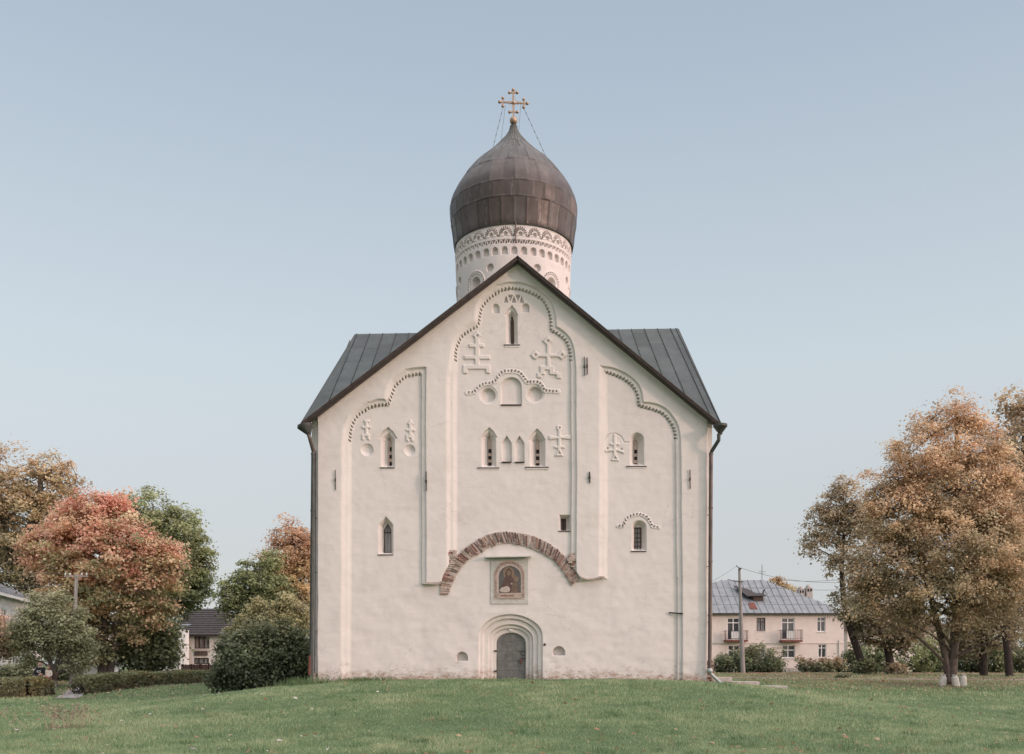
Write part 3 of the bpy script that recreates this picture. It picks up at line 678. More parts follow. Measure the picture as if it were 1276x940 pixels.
# ---- exposed brick arch
def lerp_path(pts, t):
    p = np.array(pts); seg = np.hypot(*np.diff(p, axis=0).T); cum = np.concatenate([[0], np.cumsum(seg)]); s = t*cum[-1]
    i = min(max(np.searchsorted(cum, s)-1, 0), len(seg)-1); f = (s-cum[i])/max(seg[i], 1e-6); return p[i]+(p[i+1]-p[i])*f
bed = MB(); n = 60
for i in range(n):
    q = [lerp_path(BA_O, i/n), lerp_path(BA_O, (i+1)/n), lerp_path(BA_I, (i+1)/n), lerp_path(BA_I, i/n)]
    v = [(wx(x), Y0+.115, wz(y)) for x, y in q]+[(wx(x), Y0+.26, wz(y)) for x, y in q]
    bed.hexa([v[3], v[2], v[6], v[7], v[0], v[1], v[5], v[4]])
bed_o = bed.build('brick_arch', M['mortar'], church)
bk = MB(); n = 66; br = random.Random(3)
pal = [(.235,.125,.10),(.19,.10,.082),(.29,.175,.14),(.15,.088,.075),(.36,.25,.20),(.11,.075,.065),(.42,.34,.29),(.38,.29,.24)]
for i in range(n):
    t0 = (i+.12+br.uniform(0,.14))/n; t1 = (i+.70+br.uniform(-.16,.10))/n; edge = min(i, n-1-i)
    if br.random() < .04: continue
    o_ = br.uniform(-.04,.14); in_ = br.uniform(.80,1.06)
    splits = [(o_, in_)] if br.random() < .6 else [(o_, o_+.5), (o_+.56, in_)]
    for (f0, f1) in splits:
        q = []
        for t, f in ((t0,f0),(t1,f0),(t1,f1),(t0,f1)):
            A, B = lerp_path(BA_O, t), lerp_path(BA_I, t); q.append(A+(B-A)*f+np.array([br.gauss(0,.30), br.gauss(0,.30)]))
        yo = Y0+.085+br.uniform(-.03,.025)
        c = br.choice(pal); wgt = br.uniform(.8,1.2); bk.cur = tuple(v*wgt for v in c)
        if edge < 12 and br.random() < .45: bk.cur = br.choice([(.42,.34,.29),(.36,.27,.22),(.30,.20,.16)])
        v = [(wx(x), yo, wz(y)) for x, y in q]+[(wx(x), Y0+.2, wz(y)) for x, y in q]
        bk.hexa([v[3], v[2], v[6], v[7], v[0], v[1], v[5], v[4]])
bk.build('brick', M['brick'], bed_o)['kind'] = 'stuff'
# torn rubble where the pilasters were cut off, and at the corner feet
def rubble(poly, n, seed, depth=(.02,.14), size=(1.6,3.4), pale=.5):
    r = random.Random(seed); p = np.array(poly); lo, hi = p.min(0), p.max(0); m = MB()
    def inside(x, y):
        c = False; k = len(poly)
        for i in range(k):
            (ax,ay),(bx,by) = poly[i], poly[(i+1)%k]
            if (ay > y) != (by > y) and x < (bx-ax)*(y-ay)/(by-ay)+ax: c = not c
        return c
    tries = 0; y = lo[1]
    while tries < n*6:
        tries += 1; x = r.uniform(lo[0], hi[0]); y = lo[1]+2.6*round((r.uniform(lo[1], hi[1])-lo[1])/2.6)
        if not inside(x, y): continue
        w_, h_ = r.uniform(*size), r.uniform(.9, 1.25); yo = Y0+r.uniform(*depth)
        m.cur = r.choice([(.46,.39,.34),(.42,.35,.30)]) if r.random() < pale else tuple(v*r.uniform(.8,1.2) for v in r.choice(pal))
        j = lambda: r.uniform(-.35,.35)
        v = []
        for yy in (yo, Y0+.35):
            v += [(wx(x-w_+j()), yy, wz(y+h_+j())), (wx(x+w_+j()), yy, wz(y+h_+j())), (wx(x+w_+j()), yy, wz(y-h_+j())), (wx(x-w_+j()), yy, wz(y-h_+j()))]
        m.hexa([v[0],v[1],v[5],v[4],v[3],v[2],v[6],v[7]])
    m.build('broken_brickwork', M['brick'], church)
rubble([(559,684),(565,684),(569,694),(560,712),(556,716)], 34, 1, pale=.75)
rubble([(712,690),(721,690),(721,701),(717,709),(713,703),(707,697)], 34, 2, pale=.75)
rubble([(889,822),(889,856),(866,856),(874,842),(881,834),(884,824)], 60, 3, (.10,.24), pale=.3)
rubble([(388,842),(396,838),(400,848),(402,858),(388,858)], 34, 4, (.05,.22), pale=.6)
# torn ledges at the cut pilasters
for pts in ([(528.5,726.8),(545,727.6),(551,724.5)], [(723,718.5),(731,721.5),(739,721.5),(747,718.8),(753,718.4)]):
    lg = MB()
    for (x0,y0),(x1,y1) in zip(pts[:-1], pts[1:]):
        lg.bar((wx(x0), Y0+.07, wz(y0+.4)), (wx(x1), Y0+.07, wz(y1+.4)), .26, .05)
    lg.build('ledge', M['mortar'], church)
# ---- fresco panel
yp = Y0+.135
panel = MB().box(wx(611.3), wx(658.4), yp, Y0+.24, wz(752.4), wz(696)).build('icon_panel', M['panel_green'], church, bevel=.006)
MB().hexa([(wx(605), Y0-.16, wz(695.6)), (wx(662), Y0-.16, wz(694.6)), (wx(662), Y0+.2, wz(693.2)), (wx(605), Y0+.2, wz(694.2)),
           (wx(605), Y0-.16, wz(694.4)), (wx(662), Y0-.16, wz(693.4)), (wx(662), Y0+.2, wz(691.6)), (wx(605), Y0+.2, wz(692.6))]).build('canopy', M['panel_green'], panel)
def flat(pts, y, th=.008): return MB().prism([(wx(u), wz(v)) for u, v in pts], y-th, y)
outer = arc_poly(615.5,654.2,697.8,716,746.5,24)
flat(outer, yp-.001, .012).build('surround', M['mortar'], panel)
sb = MB(); r = random.Random(9); inn = arc_poly(621.5,649,705,718,739,24)
pth = catmull(arc_poly(617.6,652,700.6,716.6,745,16), 3); nb = 40
for i in range(nb):
    A = lerp_path(pth, (i+.15)/nb); B = lerp_path(pth, (i+.8)/nb); d = B-A; d = d/np.hypot(*d); nn = np.array([d[1],-d[0]])*1.25
    sb.cur = tuple(.5*v*r.uniform(.8,1.25)+.5*q for v, q in zip(r.choice(pal[:6]), (.42,.34,.29)))
    q = [A-nn,B-nn,B+nn,A+nn]; v = [(wx(x), yp-.03+r.uniform(0,.01), wz(y)) for x,y in q]+[(wx(x), yp-.0135, wz(y)) for x,y in q]
    sb.hexa([v[3],v[2],v[6],v[7],v[0],v[1],v[5],v[4]])
sb.build('brick_surround', M['brick_dust'], panel)
fres = []
def fr(pts, lay, c, seed):
    m = MB(); m.cur = c; m.prism([(wx(u), wz(v)) for u, v in pts], yp-.0135-.003*lay, yp-.0131-.003*(lay-1)); fres.append(m)
def ell(cx, cy, rx, ry, n=20): return [(cx+rx*math.cos(2*math.pi*k/n), cy+ry*math.sin(2*math.pi*k/n)) for k in range(n)]
fr(arc_poly(621.5,649.2,705,718.5,739,24), 1, (.12,.115,.11), 0)
fr(ell(633.6,713.6,6.8,7.2), 2, (.24,.175,.12), 0); fr(ell(641.5,721,4.2,4.4), 2.5, (.215,.16,.115), 0)
fr(catmull([(624,738.5),(624.5,731),(627.5,723.5),(630,719),(629.6,713),(633.4,707.6),(637.8,711.5),(637.6,718),(643,726),(646,733),(646.5,738.5)],4), 3, (.115,.08,.068), 0)
fr(ell(634,713.8,2.5,3.3), 4, (.22,.155,.115), 0)
fr(catmull([(637,738.5),(638.5,729),(640.5,724.5),(643.8,727),(646,732),(646.3,738.5)],4), 4, (.165,.12,.092), 0)
fr(ell(641.6,721.6,1.9,2.3), 5, (.22,.155,.115), 0)
fr(catmull([(622,736),(624.5,732.6),(628,731.4),(632,730.2),(635.4,733),(634.8,737),(630,738),(625,737.6),(622,736)],4), 6, (.46,.40,.35), 0)
fr(ell(637.6,727.2,1.2,1.1,10), 6, (.45,.38,.33), 0)
fr([(620,738.8),(650,738.6),(651,745.6),(619.5,745.8)], 6, (.40,.33,.28), 0)
fr([(623,741.5),(640,741),(641,743),(624,743.4)], 7, (.26,.16,.125), 0)
allm = MB()
for m in fres:
    allm.cur = m.cur; allm.add(m.v, m.f); 
    for k in range(len(m.v)): allm.c[-1-k] = m.c[0]
fresm = attr_mat('worn_fresco', .9, noise=14, bmp=.006, bs=60)
allm.build('fresco', fresm, panel)
# ---- iron wall anchors
for x, y0, y1, th in ((418,586,611,.028),(531,588,612,.04),(859.5,585.5,609.5,.03),(728,445,469,.026),(731.5,446,467,.03),(734.5,588.5,602,.045)):
    mm = MB(); L = y1-y0
    off = D1+D2 if False else 0
    mm.bar((wx(x), Y0-.04, wz(y0)), (wx(x)+.01, Y0-.04, wz(y1)), th, th, (0,1,0))
    mm.obox((wx(x), Y0-.055, wz(y0+L*.5)), (th*.85,0,0), (0,.035,0), (0,0,.05))
    mm.build('wall_anchor', M['iron'], church)
MB().bar((wx(834), Y0+.12, wz(763.4)), (wx(851), Y0-.02, wz(765)), .05, .05).build('wall_anchor', M['iron'], church)
# ---- roof: two crossing ridges, eaves meeting only at the corners
YF = Y0-.42
apex = P(645, 319.5, YF); cen = Vector((X(640, YC), YC, Z(410, YC)))
eL, eR = P(375.5, 527, YF), P(899, 529.5, YF)
rL, rR = P(442.5, 416.5, YC), P(845, 409.5, YC); cen.z = (rL.z+rR.z)/2
YBk = YB+.42; bL = Vector((eL.x, YBk, eL.z)); bR = Vector((eR.x, YBk, eR.z)); apexB = Vector((apex.x, YBk, apex.z))
roof = MB(); rr = random.Random(4)
def slope(r0, r1, c, seams=True, n=13, w=.62):
    """triangle ridge r0-r1 with its foot at corner c; standing seams run down the slope"""
    nrm_ = (r1-r0).cross(c-r0).normalized(); nrm_ = nrm_ if nrm_.z > 0 else -nrm_
    tmp = -nrm_*.10
    roof.cur = (1,1,1)
    ridge = (r1-r0); L = ridge.length; rd_ = ridge/L; down = (c-r0)-rd_*((c-r0).dot(rd_)); Dn = down.length; dn = down/Dn; s1 = (c-r0).dot(rd_)
    def edge(s):        # how far the slope reaches down at ridge position s
        return Dn*min(1, max(0, s/s1)) if s <= s1 else Dn*max(0, (L-s)/(L-s1)) if L > s1 else Dn
    # sheets
    k = 0; s = 0
    smax = max(L, s1)
    ws = w
    while s < smax-1e-6:
        s2 = min(s+ws, smax)
        for brk in (L, s1):
            if s+1e-4 < brk < s2: s2 = brk
        # sheet between s and s2 from the valley/verge line: for s<=s1 lower bound is valley line r0-c, upper is ridge
        def lim(q):
            lo = 0 if q <= L else Dn*(q-L)/(s1-L) if s1 > L else 0
            hi = Dn*min(1, q/s1) if s1 > 1e-6 else Dn
            if q > s1 and L > s1: hi = Dn*(L-q)/(L-s1)
            return lo, hi
        (a0, b0), (a1, b1) = lim(s), lim(s2)
        nrow = 6; hh = Dn/nrow
        offr = rr.uniform(0, hh); cuts = [-1]+[offr+hh*j for j in range(nrow+1)]
        for c0, c1 in zip(cuts[:-1], cuts[1:]):
            t0, t1, t2, t3 = (min(max(c0, a0), b0), min(max(c0, a1), b1), min(max(c1, a1), b1), min(max(c1, a0), b0))
            if max(t3-t0, t2-t1) < .02: continue
            v = rr.uniform(.74, 1.2); roof.cur = (v, v*rr.uniform(.98,1.02), v*rr.uniform(.97,1.03)); up = nrm_*rr.uniform(0,.006)
            pts = [r0+rd_*s+dn*t0+up, r0+rd_*s2+dn*t1+up, r0+rd_*s2+dn*t2+up, r0+rd_*s+dn*t3+up]
            roof.hexa([p+tmp for p in pts]+pts)
        roof.cur = (.45,.45,.45)
        if b1-a1 > .1 and s2-s > .2: roof.bar(r0+rd_*s2+dn*a1+nrm_*.015, r0+rd_*s2+dn*b1+nrm_*.015, .025, .04, nrm_)
        s = s2
slope(cen, rL, eL); slope(cen, rR, eR); slope(cen, rL, bL); slope(cen, rR, bR)
fc = Vector((apex.x, YF, apex.z))
slope(cen, fc, eL); slope(cen, fc, eR); slope(cen, apexB, bL); slope(cen, apexB, bR)
roof_o = roof.build('roof', M['roof_metal'], church)
# verge boards: dark brown, two stepped courses
vb = MB()
def verge(a, b, inn):
    d = (b-a).normalized(); n_ = Vector((0,-1,0)).cross(d); n_ = n_ if n_.z > 0 else -n_
    vb.obox((a+b)/2-n_*.052+Vector((0,.02,0)), d*((b-a).length/2+.02), Vector((0,.03,0)), n_*.034)
    vb.obox((a+b)/2-n_*.10+Vector((0,.17,0)), d*((b-a).length/2), Vector((0,.14,0)), n_*.014)
    vb.obox((a+b)/2-n_*.005+Vector((0,.03,0)), d*((b-a).length/2+.02), Vector((0,.06,0)), n_*.02)
for q in (eL, eR): verge(apex, q, 0)
vb.build('verge_board', M['fascia'], roof_o)
for a_, b_ in ((rL, eL), (rR, eR)):
    vb = MB(); vb.bar(a_-Vector((0,0,.07)), b_-Vector((0,0,.07)), .06, .10); vb.build('verge_board', M['fascia'], roof_o)
# ---- downpipes with funnel heads
def downpipe(side):
    D = Y0+.05; s = side
    if s < 0: fun = (378.0, 533, 5.6); pts = [(384.3,541),(386.2,547),(390.3,562),(390.4,567)]; st = (390.2, 566, 387.6, 848)
    else: fun = (897.6, 532, 7.0); pts = [(895.7,541),(895.6,548.5),(886.6,563),(886.2,567)]; st = (886.0, 566, 884.4, 834)
    yy = Y0-.16; yh = Y0-.50
    pw = lambda u, v: Vector((X(u, yy), yy, Z(v, yy)))
    m = MB(); m.tube([pw(st[0], st[1]), pw((st[0]+st[2])/2, (st[1]+st[3])/2), pw(st[2], st[3])], .075, 12)
    for f in (.0, .25, .5, .75, .98):
        p = pw(st[0]+(st[2]-st[0])*f, st[1]+(st[3]-st[1])*f); m.tube([p-Vector((0,0,.03)), p+Vector((0,0,.03))], .088, 12)
    dp_ = m.build('downpipe', M['pipe'] if s < 0 else M['pipe_rust'], church, True)
    ph = lambda u, v: Vector((X(u, yh), yh, Z(v, yh)))
    m = MB(); m.tube([ph(*pts[0]), ph(*pts[1])]+[pw(*p) for p in pts[2:]], .072, 10); m.build('swan_neck', M['pipe_rust'] if s < 0 else M['pipe'], dp_, True)
    m = MB(); c = ph(fun[0], fun[1])
    if s < 0:
        # bent, leaning hopper
        top = [ph(370.5,531), ph(389.5,527.6)]; tip = ph(384.6, 542)
        ring = []; n = 14; rx = (top[1]-top[0])/2; cc = (top[0]+top[1])/2
        v1 = [cc+rx*math.cos(2*math.pi*k/n)+Vector((0,.26*math.sin(2*math.pi*k/n),0)) for k in range(n)]
        v2 = [p-Vector((0,0,.10)) for p in v1]; v3 = [tip+Vector((.08*math.cos(2*math.pi*k/n), .08*math.sin(2*math.pi*k/n), 0)) for k in range(n)]
        m.add(v1+v2+v3, [(i*n+k, i*n+(k+1)%n, (i+1)*n+(k+1)%n, (i+1)*n+k) for i in (0,1) for k in range(n)]+[tuple(range(n))])
    else:
        m.lathe((X(897.4,yh), yh, Z(541,yh)), [(.075,-.02),(.085,.04),(.245,.26),(.265,.27),(.265,.36),(.245,.36),(.10,.10)], 18, False)
    m.build('hopper', M['pipe'], dp_, True)
    for f in (.28, .52, .78):
        p = pw(st[0]+(st[2]-st[0])*f, st[1]+(st[3]-st[1])*f); MB().bar(p+Vector((0,.05,0)), p+Vector((.20*(-s) if s < 0 else -.18, .35, 0)), .025, .02).build('bracket', M['iron'], dp_)
    if s < 0:
        m = MB(); m.tube([pw(387.1,817), pw(386.4,841)], .079, 12); m.build('pipe_section', M['pipe_red'], dp_, True)
        m = MB(); m.tube([pw(386.2,846), pw(385.6,849.5), pw(382.5,851.5), Vector((X(372,yy)-.05, yy-.1, Z(857,yy)))], .07, 10); m.build('outlet_pipe', M['pipe_pale'], dp_, True)
    else:
        m = MB(); m.tube([pw(884.2,834), pw(884.6,837.5), pw(887,841), pw(896,849.5), Vector((X(905.5,yy-.2), yy-.25, Z(857,yy-.2)))], .06, 10); m.build('outlet_pipe', M['pipe_pale'], dp_, True)
        m = MB(); m.ball(pw(884.4, 836), .12, 8); m.build('elbow', M['pipe_pale'], dp_, True)
downpipe(-1); downpipe(1)
# thin cable down the left corner
MB().tube([(wx(392.2), Y0+.18, wz(560)), (wx(391.6), Y0+.18, wz(700)), (wx(390.8), Y0+.18, wz(848))], .018, 6).build('cable', M['pipe_rust'], church)

# ---- drum as a relief field round its axis
DX = X(639.6, YC); ZD0, ZD1 = 16.6, 21.65
NT, NZ = 1500, 420
th = np.linspace(-math.pi, math.pi, NT+1)[:-1]; zz = np.linspace(ZD0, ZD1, NZ); TH, ZZ = np.meshgrid(th, zz)
RB = 2.62+.13*smooth(17.5, 21.3, ZZ)
S = TH*2.72; DEPd = np.zeros_like(S); S2 = S+.012*fbm(S+50, ZZ, 1.2, 61); Z2 = ZZ+.012*fbm(S+50, ZZ, 1.2, 62)
def rep(sp, off=0): 
    n = round(2*math.pi*2.72/sp); p = 2*math.pi*2.72/n; return (S2-off+p*.5) % p - p*.5
DRG = np.zeros(S.shape, int)
# row of arched niches
x = rep(.435, .02); z0 = 19.99; r = .145; top = z0+.20
ins = np.minimum(np.minimum(r-np.abs(x), Z2-z0), np.where(Z2 > top, r-np.hypot(x, Z2-top), 1)); DEPd += .16*smooth(-.012, .03, ins)
# zigzag of triangles
x = rep(.228); zt0, zt1 = 20.48, 20.65
f = np.clip((Z2-zt0)/(zt1-zt0), 0, 1); on = (Z2 > zt0) & (Z2 < zt1)
DEPd += .30*smooth(-.008, .012, np.where(on, .072*f-np.abs(x), -1))
x2 = rep(.228, .114); DEPd += .25*smooth(-.008, .012, np.where((Z2 > zt0+.0) & (Z2 < zt1), .05*(1-f)-np.abs(x2), -1))
# arcade of little hoods over roundels
x = rep(.655, .30); zc_ = 20.90; rr_ = np.hypot(x, Z2-zc_-.02); ang = np.arctan2(Z2-zc_-.02, x)
DEPd += .13*smooth(-.01, .025, .10-np.hypot(x, Z2-zc_+.01))
for rad, ph, sz in ((.25, 0, .042), (.17, .5, .034)):
    nn = 9; aa = (ang/(math.pi)*nn+ph) % 1-.5
    DEPd += .20*smooth(-.008, .012, np.minimum(sz-np.abs(rr_-rad), .27/nn*math.pi*rad-np.abs(aa)*math.pi*rad/nn*1.0-.0))*(Z2 > zc_-.02)
# feet of the hoods stepping down between the arches
xa = np.abs(x); 
for zf, xf in ((20.86,.27),(20.80,.30)):
    DEPd += .14*smooth(-.008, .012, np.minimum(.028-np.abs(Z2-zf), .035-np.abs(xa-xf)))
DEPd -= .018*smooth(0, .02, np.where(Z2 > zc_-.1, .30-rr_, -1))
# roundels and hooded windows lower down
def at_deg(d): return S2-R(d)*2.72
for d in (-23.2, 23.6, 68, -68, 113, -113, 158, -158):
    DEPd += .16*smooth(-.01, .03, .175-np.hypot(at_deg(d), Z2-19.47))
WD = (-40.0, 40.5, 0.3, 85, -85, 130, -130, 179)
for d in WD:
    x = at_deg(d); hwid = .27; zsp = 18.95; q = np.minimum(hwid-np.abs(x), np.where(Z2 > zsp, hwid-np.hypot(x, Z2-zsp), 1)); q = np.where(Z2 < 17.3, -1, q)
    DEPd += .26*np.clip((q+.01)/.13, 0, 1)
    rr_ = np.hypot(x, np.maximum(Z2-zsp, 0)); band = np.minimum(.07-np.abs(rr_-.47), Z2-18.62)
    foot = np.minimum(.06-np.abs(Z2-18.66), .12-np.abs(np.abs(x)-.58)); band = np.maximum(band, foot)
    DEPd -= .035*smooth(-.012, .012, band)
    ag = np.arctan2(np.maximum(Z2-zsp, 0), x); along = np.where(Z2 > zsp, ag*.47, np.where(x > 0, Z2-zsp, math.pi*.47-(Z2-zsp))); aa = (along/.115) % 1-.5
    DEPd += .13*smooth(-.008, .012, np.minimum(.03-np.abs(rr_-.47), .030-np.abs(aa)*.115)-np.where(Z2 < 18.64, 1, 0))
for d in (-76, 76): # narrow slots
    DEPd += .16*smooth(-.01, .02, np.minimum(.07-np.abs(at_deg(d)), .28-np.abs(Z2-19.1)))
DEPd += .008*fbm(S+50, ZZ, 1.0, 71)
RR = RB-DEPd
V = np.stack([DX+RR*np.sin(TH), YC-RR*np.cos(TH), ZZ], -1).reshape(-1, 3)
I, J = np.meshgrid(np.arange(NT), np.arange(NZ-1)); i2 = (I+1) % NT
F = np.stack([J*NT+I, J*NT+i2, (J+1)*NT+i2, (J+1)*NT+I], -1).reshape(-1, 4)
drum = np_mesh('drum', V, F, M['drum_plaster'], church, None, True)
for d in WD:
    t = R(d); c = Vector((DX+2.30*math.sin(t), YC-2.30*math.cos(t), 18.1)); ax = Vector((math.cos(t), math.sin(t), 0)); ay = Vector((math.sin(t), -math.cos(t), 0))
    MB().obox(c, ax*.11, ay*.02, Vector((0,0,.9))).build('window_slit', M['dark'], drum)
MB().tube([(DX+.10, YC-2.80, 20.45), (DX+.10, YC-2.82, 21.4)], .03, 6).build('drain_pipe', M['pipe_rust'], drum)
# ---- onion dome
DXc = X(640, YC)
# outline of the dome as seen from the lawn (half width at photo row); the profile is the largest round body inside it
OUT = [(150,3.2),(158.6,3.9),(165,6.3),(173,12.7),(184,24.7),(194.5,39.5),(209.7,54.2),(225.7,66),(239,73.8),(250,77.4),(262,79.2),(281,77.9),(298,75.3),(330,73)]
oy = np.array([q_[0] for q_ in OUT]); ow = np.array([q_[1] for q_ in OUT])
oc = np.array(catmull(OUT, 8)); oy, ow = oc[:, 0], oc[:, 1]
aa_ = np.linspace(0, 2*math.pi, 181); prof = []
for z_ in np.concatenate([np.linspace(21.36, 26.4, 40), np.linspace(26.5, 27.22, 18)]):
    lo_, hi_ = .02, 4.0
    for _ in range(30):
        r_ = (lo_+hi_)/2; yy_ = YC-r_*np.cos(aa_); px_ = np.abs(r_*np.sin(aa_))/yy_*FOC; py_ = HZ-(z_-ZC)/yy_*FOC
        if (px_ <= np.interp(py_, oy, ow, left=0)).all(): lo_ = r_
        else: hi_ = r_
    prof.append((max(lo_, .14), z_))
pr = np.array(prof); pr[0, 0] -= .03
sm = pr[:, 0].copy(); sm[1:-1] = (pr[:-2, 0]+2*pr[1:-1, 0]+pr[2:, 0])/4; pr[:, 0] = sm
pr = np.array(catmull([tuple(q_) for q_ in pr], 4)); NP = 320
ZB = pr[0, 1]; rows = [21.30, 22.5, 23.2, 24.45, 25.4, 26.15, 26.75, 29]
print('DOME', [(round(float(a_),2), round(float(b_),2)) for a_, b_ in pr[::24]])
npr = 32; th = np.linspace(0, 2*math.pi, NP+1)[:-1]
V = []; Cc = []; dr = np.random.default_rng(12)
prow = np.searchsorted(rows, pr[:, 1], side='right')-1
tint = {}
def panel_col(row, k):
    if (row, k) not in tint:
        zmid = row
        base = [(.080,.062,.054),(.083,.067,.060),(.084,.071,.066),(.083,.075,.07),(.088,.083,.077),(.098,.096,.087),(.11,.11,.098),(.11,.11,.098)][min(row, 7)]
        b_ = np.array(base)*dr.uniform(.93, 1.07)
        if row < 2 and dr.random() < .08: b_ = np.array((.17,.12,.10))*dr.uniform(.85, 1.1)
        if row < 3 and dr.random() < .2: b_ = np.array((.105,.088,.08))*dr.uniform(.8,1.1)
        tint[(row, k)] = b_
    return tint[(row, k)]
for i, (r_, z_) in enumerate(pr):
    row = prow[i]; off = (row % 2)*.5
    dz = min(abs(z_-q) for q in rows[1:-1]); ridge_h = .022*math.exp(-(dz/.03)**2)
    for k, t in enumerate(th):
        f = (t/(2*math.pi)*npr+off+.06*math.sin(row*2.1)); pk = int(math.floor(f)) % npr; fr_ = f-math.floor(f); dv = min(fr_, 1-fr_)*2*math.pi/npr*r_
        seam = .03*math.exp(-(dv/.03)**2); bulge = -.03*(1-(2*fr_-1)**2)*0+.0
        # each sheet is slightly flat between its seams
        flatn = -r_*(1-math.cos(math.pi/npr))*(1-(2*fr_-1)**2)*.0
        rad = r_+max(seam, ridge_h)+flatn+.012*math.sin(pk*2.3+row)*min(1, r_)
        V.append((DXc+rad*math.sin(t), YC-rad*math.cos(t), z_)); c = panel_col(row, pk)
        if dv < .02 or dz < .016: c = c*(.62 if dv < .02 else .8)
        Cc.append(c)
n = len(pr); I, J = np.meshgrid(np.arange(NP), np.arange(n-1)); i2 = (I+1) % NP
F = np.stack([J*NP+I, J*NP+i2, (J+1)*NP+i2, (J+1)*NP+I], -1).reshape(-1, 4)
dome = np_mesh('dome', V, F, M['dome'], church, np.array(Cc), True)
rb_ = float(pr[0,0]); MB().lathe((DXc, YC, 0), [(2.60,ZB+.02),(rb_-.02,ZB+.02),(rb_+.015,ZB-.01),(rb_+.015,ZB-.07),(rb_-.03,ZB-.07),(rb_-.05,ZB-.02),(2.60,ZB-.02)], 96, False).build('dome_rim', M['iron'], dome, True)
MB().lathe((DXc, YC, 27.10), [(.15,.0),(.13,.1),(.16,.13),(.10,.16),(.085,.24)], 16).build('finial_neck', M['iron'], dome, True)
zb = Z(150.6, YC)
MB().ball((DXc, YC, zb), .19, 10).build('finial_ball', M['copper'], dome, True)
cr = MB(); q = lambda u, v: Vector((X(u, YC), YC, Z(v, YC)))
def rod(a, b, r=.035): cr.bar(q(*a), q(*b), r*2, r*1.6, (0,1,0))
def knob(u, v, r=.075): cr.ball(q(u, v), r, 6)
rod((639.8,147),(639.6,113),.045); rod((623,127.2),(656.5,129),.038)
for (x, y, dx, dy) in ((639.6,115.6,4.6,0),(639.8,139.8,4.6,0),(626.6,127.4,0,4.7),(652.6,129,0,4.7)):
    rod((x-dx,y-dy),(x+dx,y+dy),.034)
    for s in (-1,1): knob(x+dx*s*1.05, y+dy*s*1.05)
for u, v in ((639.6,112.3),(622.6,127.2),(657,129)): knob(u, v, .08)
cr.ball(q(640,128.4), .10, 8)
for k in range(8):
    t = 2*math.pi*(k+.5)/8; cr.bar(q(640,128.4), q(640,128.4)+Vector((math.cos(t), 0, math.sin(t)))*.24, .014, .014, (0,1,0))
cr.build('cross', M['copper'], dome, True)
for a_, b_ in (((627.5,131),(614.5,183)),((629.8,131),(624.5,174)),((649,130),(646.3,164)),((651.2,131.5),(681,197))):
    p0 = q(*a_); p1 = q(*b_)
    # chain ends rest on the copper: reach forward or back to the dome surface
    zr_ = p1.z; rad = float(np.interp(zr_, pr[:,1], pr[:,0])); dxx = p1.x-DXc; dy = math.sqrt(max(rad*rad-dxx*dxx, 0))
    sgn = -1 if a_ in ((627.5,131),(651.2,131.5)) else 1
    p1 = Vector((p1.x, YC+sgn*dy*.6, zr_)); ch = MB(); L = (p1-p0).length; nl = int(L/.16)
    for k in range(nl):
        A = p0+(p1-p0)*((k+.08)/nl); B = p0+(p1-p0)*((k+.92)/nl); ch.bar(A, B, .014, .014) if k % 2 else ch.bar(A, B, .014, .03)
    ch.build('chain', M['wire'], dome)
# ------------------------------------------------------------------ foliage tools
def leaf_cloud(name, Pts, Nrm, size, Col, parent, mat=None, seed=1, stuff=False):
    r = np.random.default_rng(seed); n = len(Pts)
    nr = Nrm+r.normal(0, .55, (n, 3)); nr /= np.linalg.norm(nr, axis=1, keepdims=True)
    t = r.normal(0, 1, (n, 3)); t -= nr*(t*nr).sum(1, keepdims=True); t /= np.linalg.norm(t, axis=1, keepdims=True); b = np.cross(nr, t)
    s = (size*r.uniform(.5, 1.5, n))[:, None]
    V = np.stack([Pts-t*s*.6, Pts+b*s*.42+nr*s*.10, Pts+t*s*.6, Pts-b*s*.42+nr*s*.10], 1).reshape(-1, 3)
    F = np.arange(n*4).reshape(n, 4)
    o = np_mesh(name, V, F, mat or M['leaf'], parent, np.repeat(Col, 4, 0))
    if stuff: o['kind'] = 'stuff'
    return o
def pick(stops, t):
    ps = np.array([s[0] for s in stops]); cs = np.array([s[1] for s in stops])
    return np.stack([np.interp(t, ps, cs[:, i]) for i in range(3)], 1)
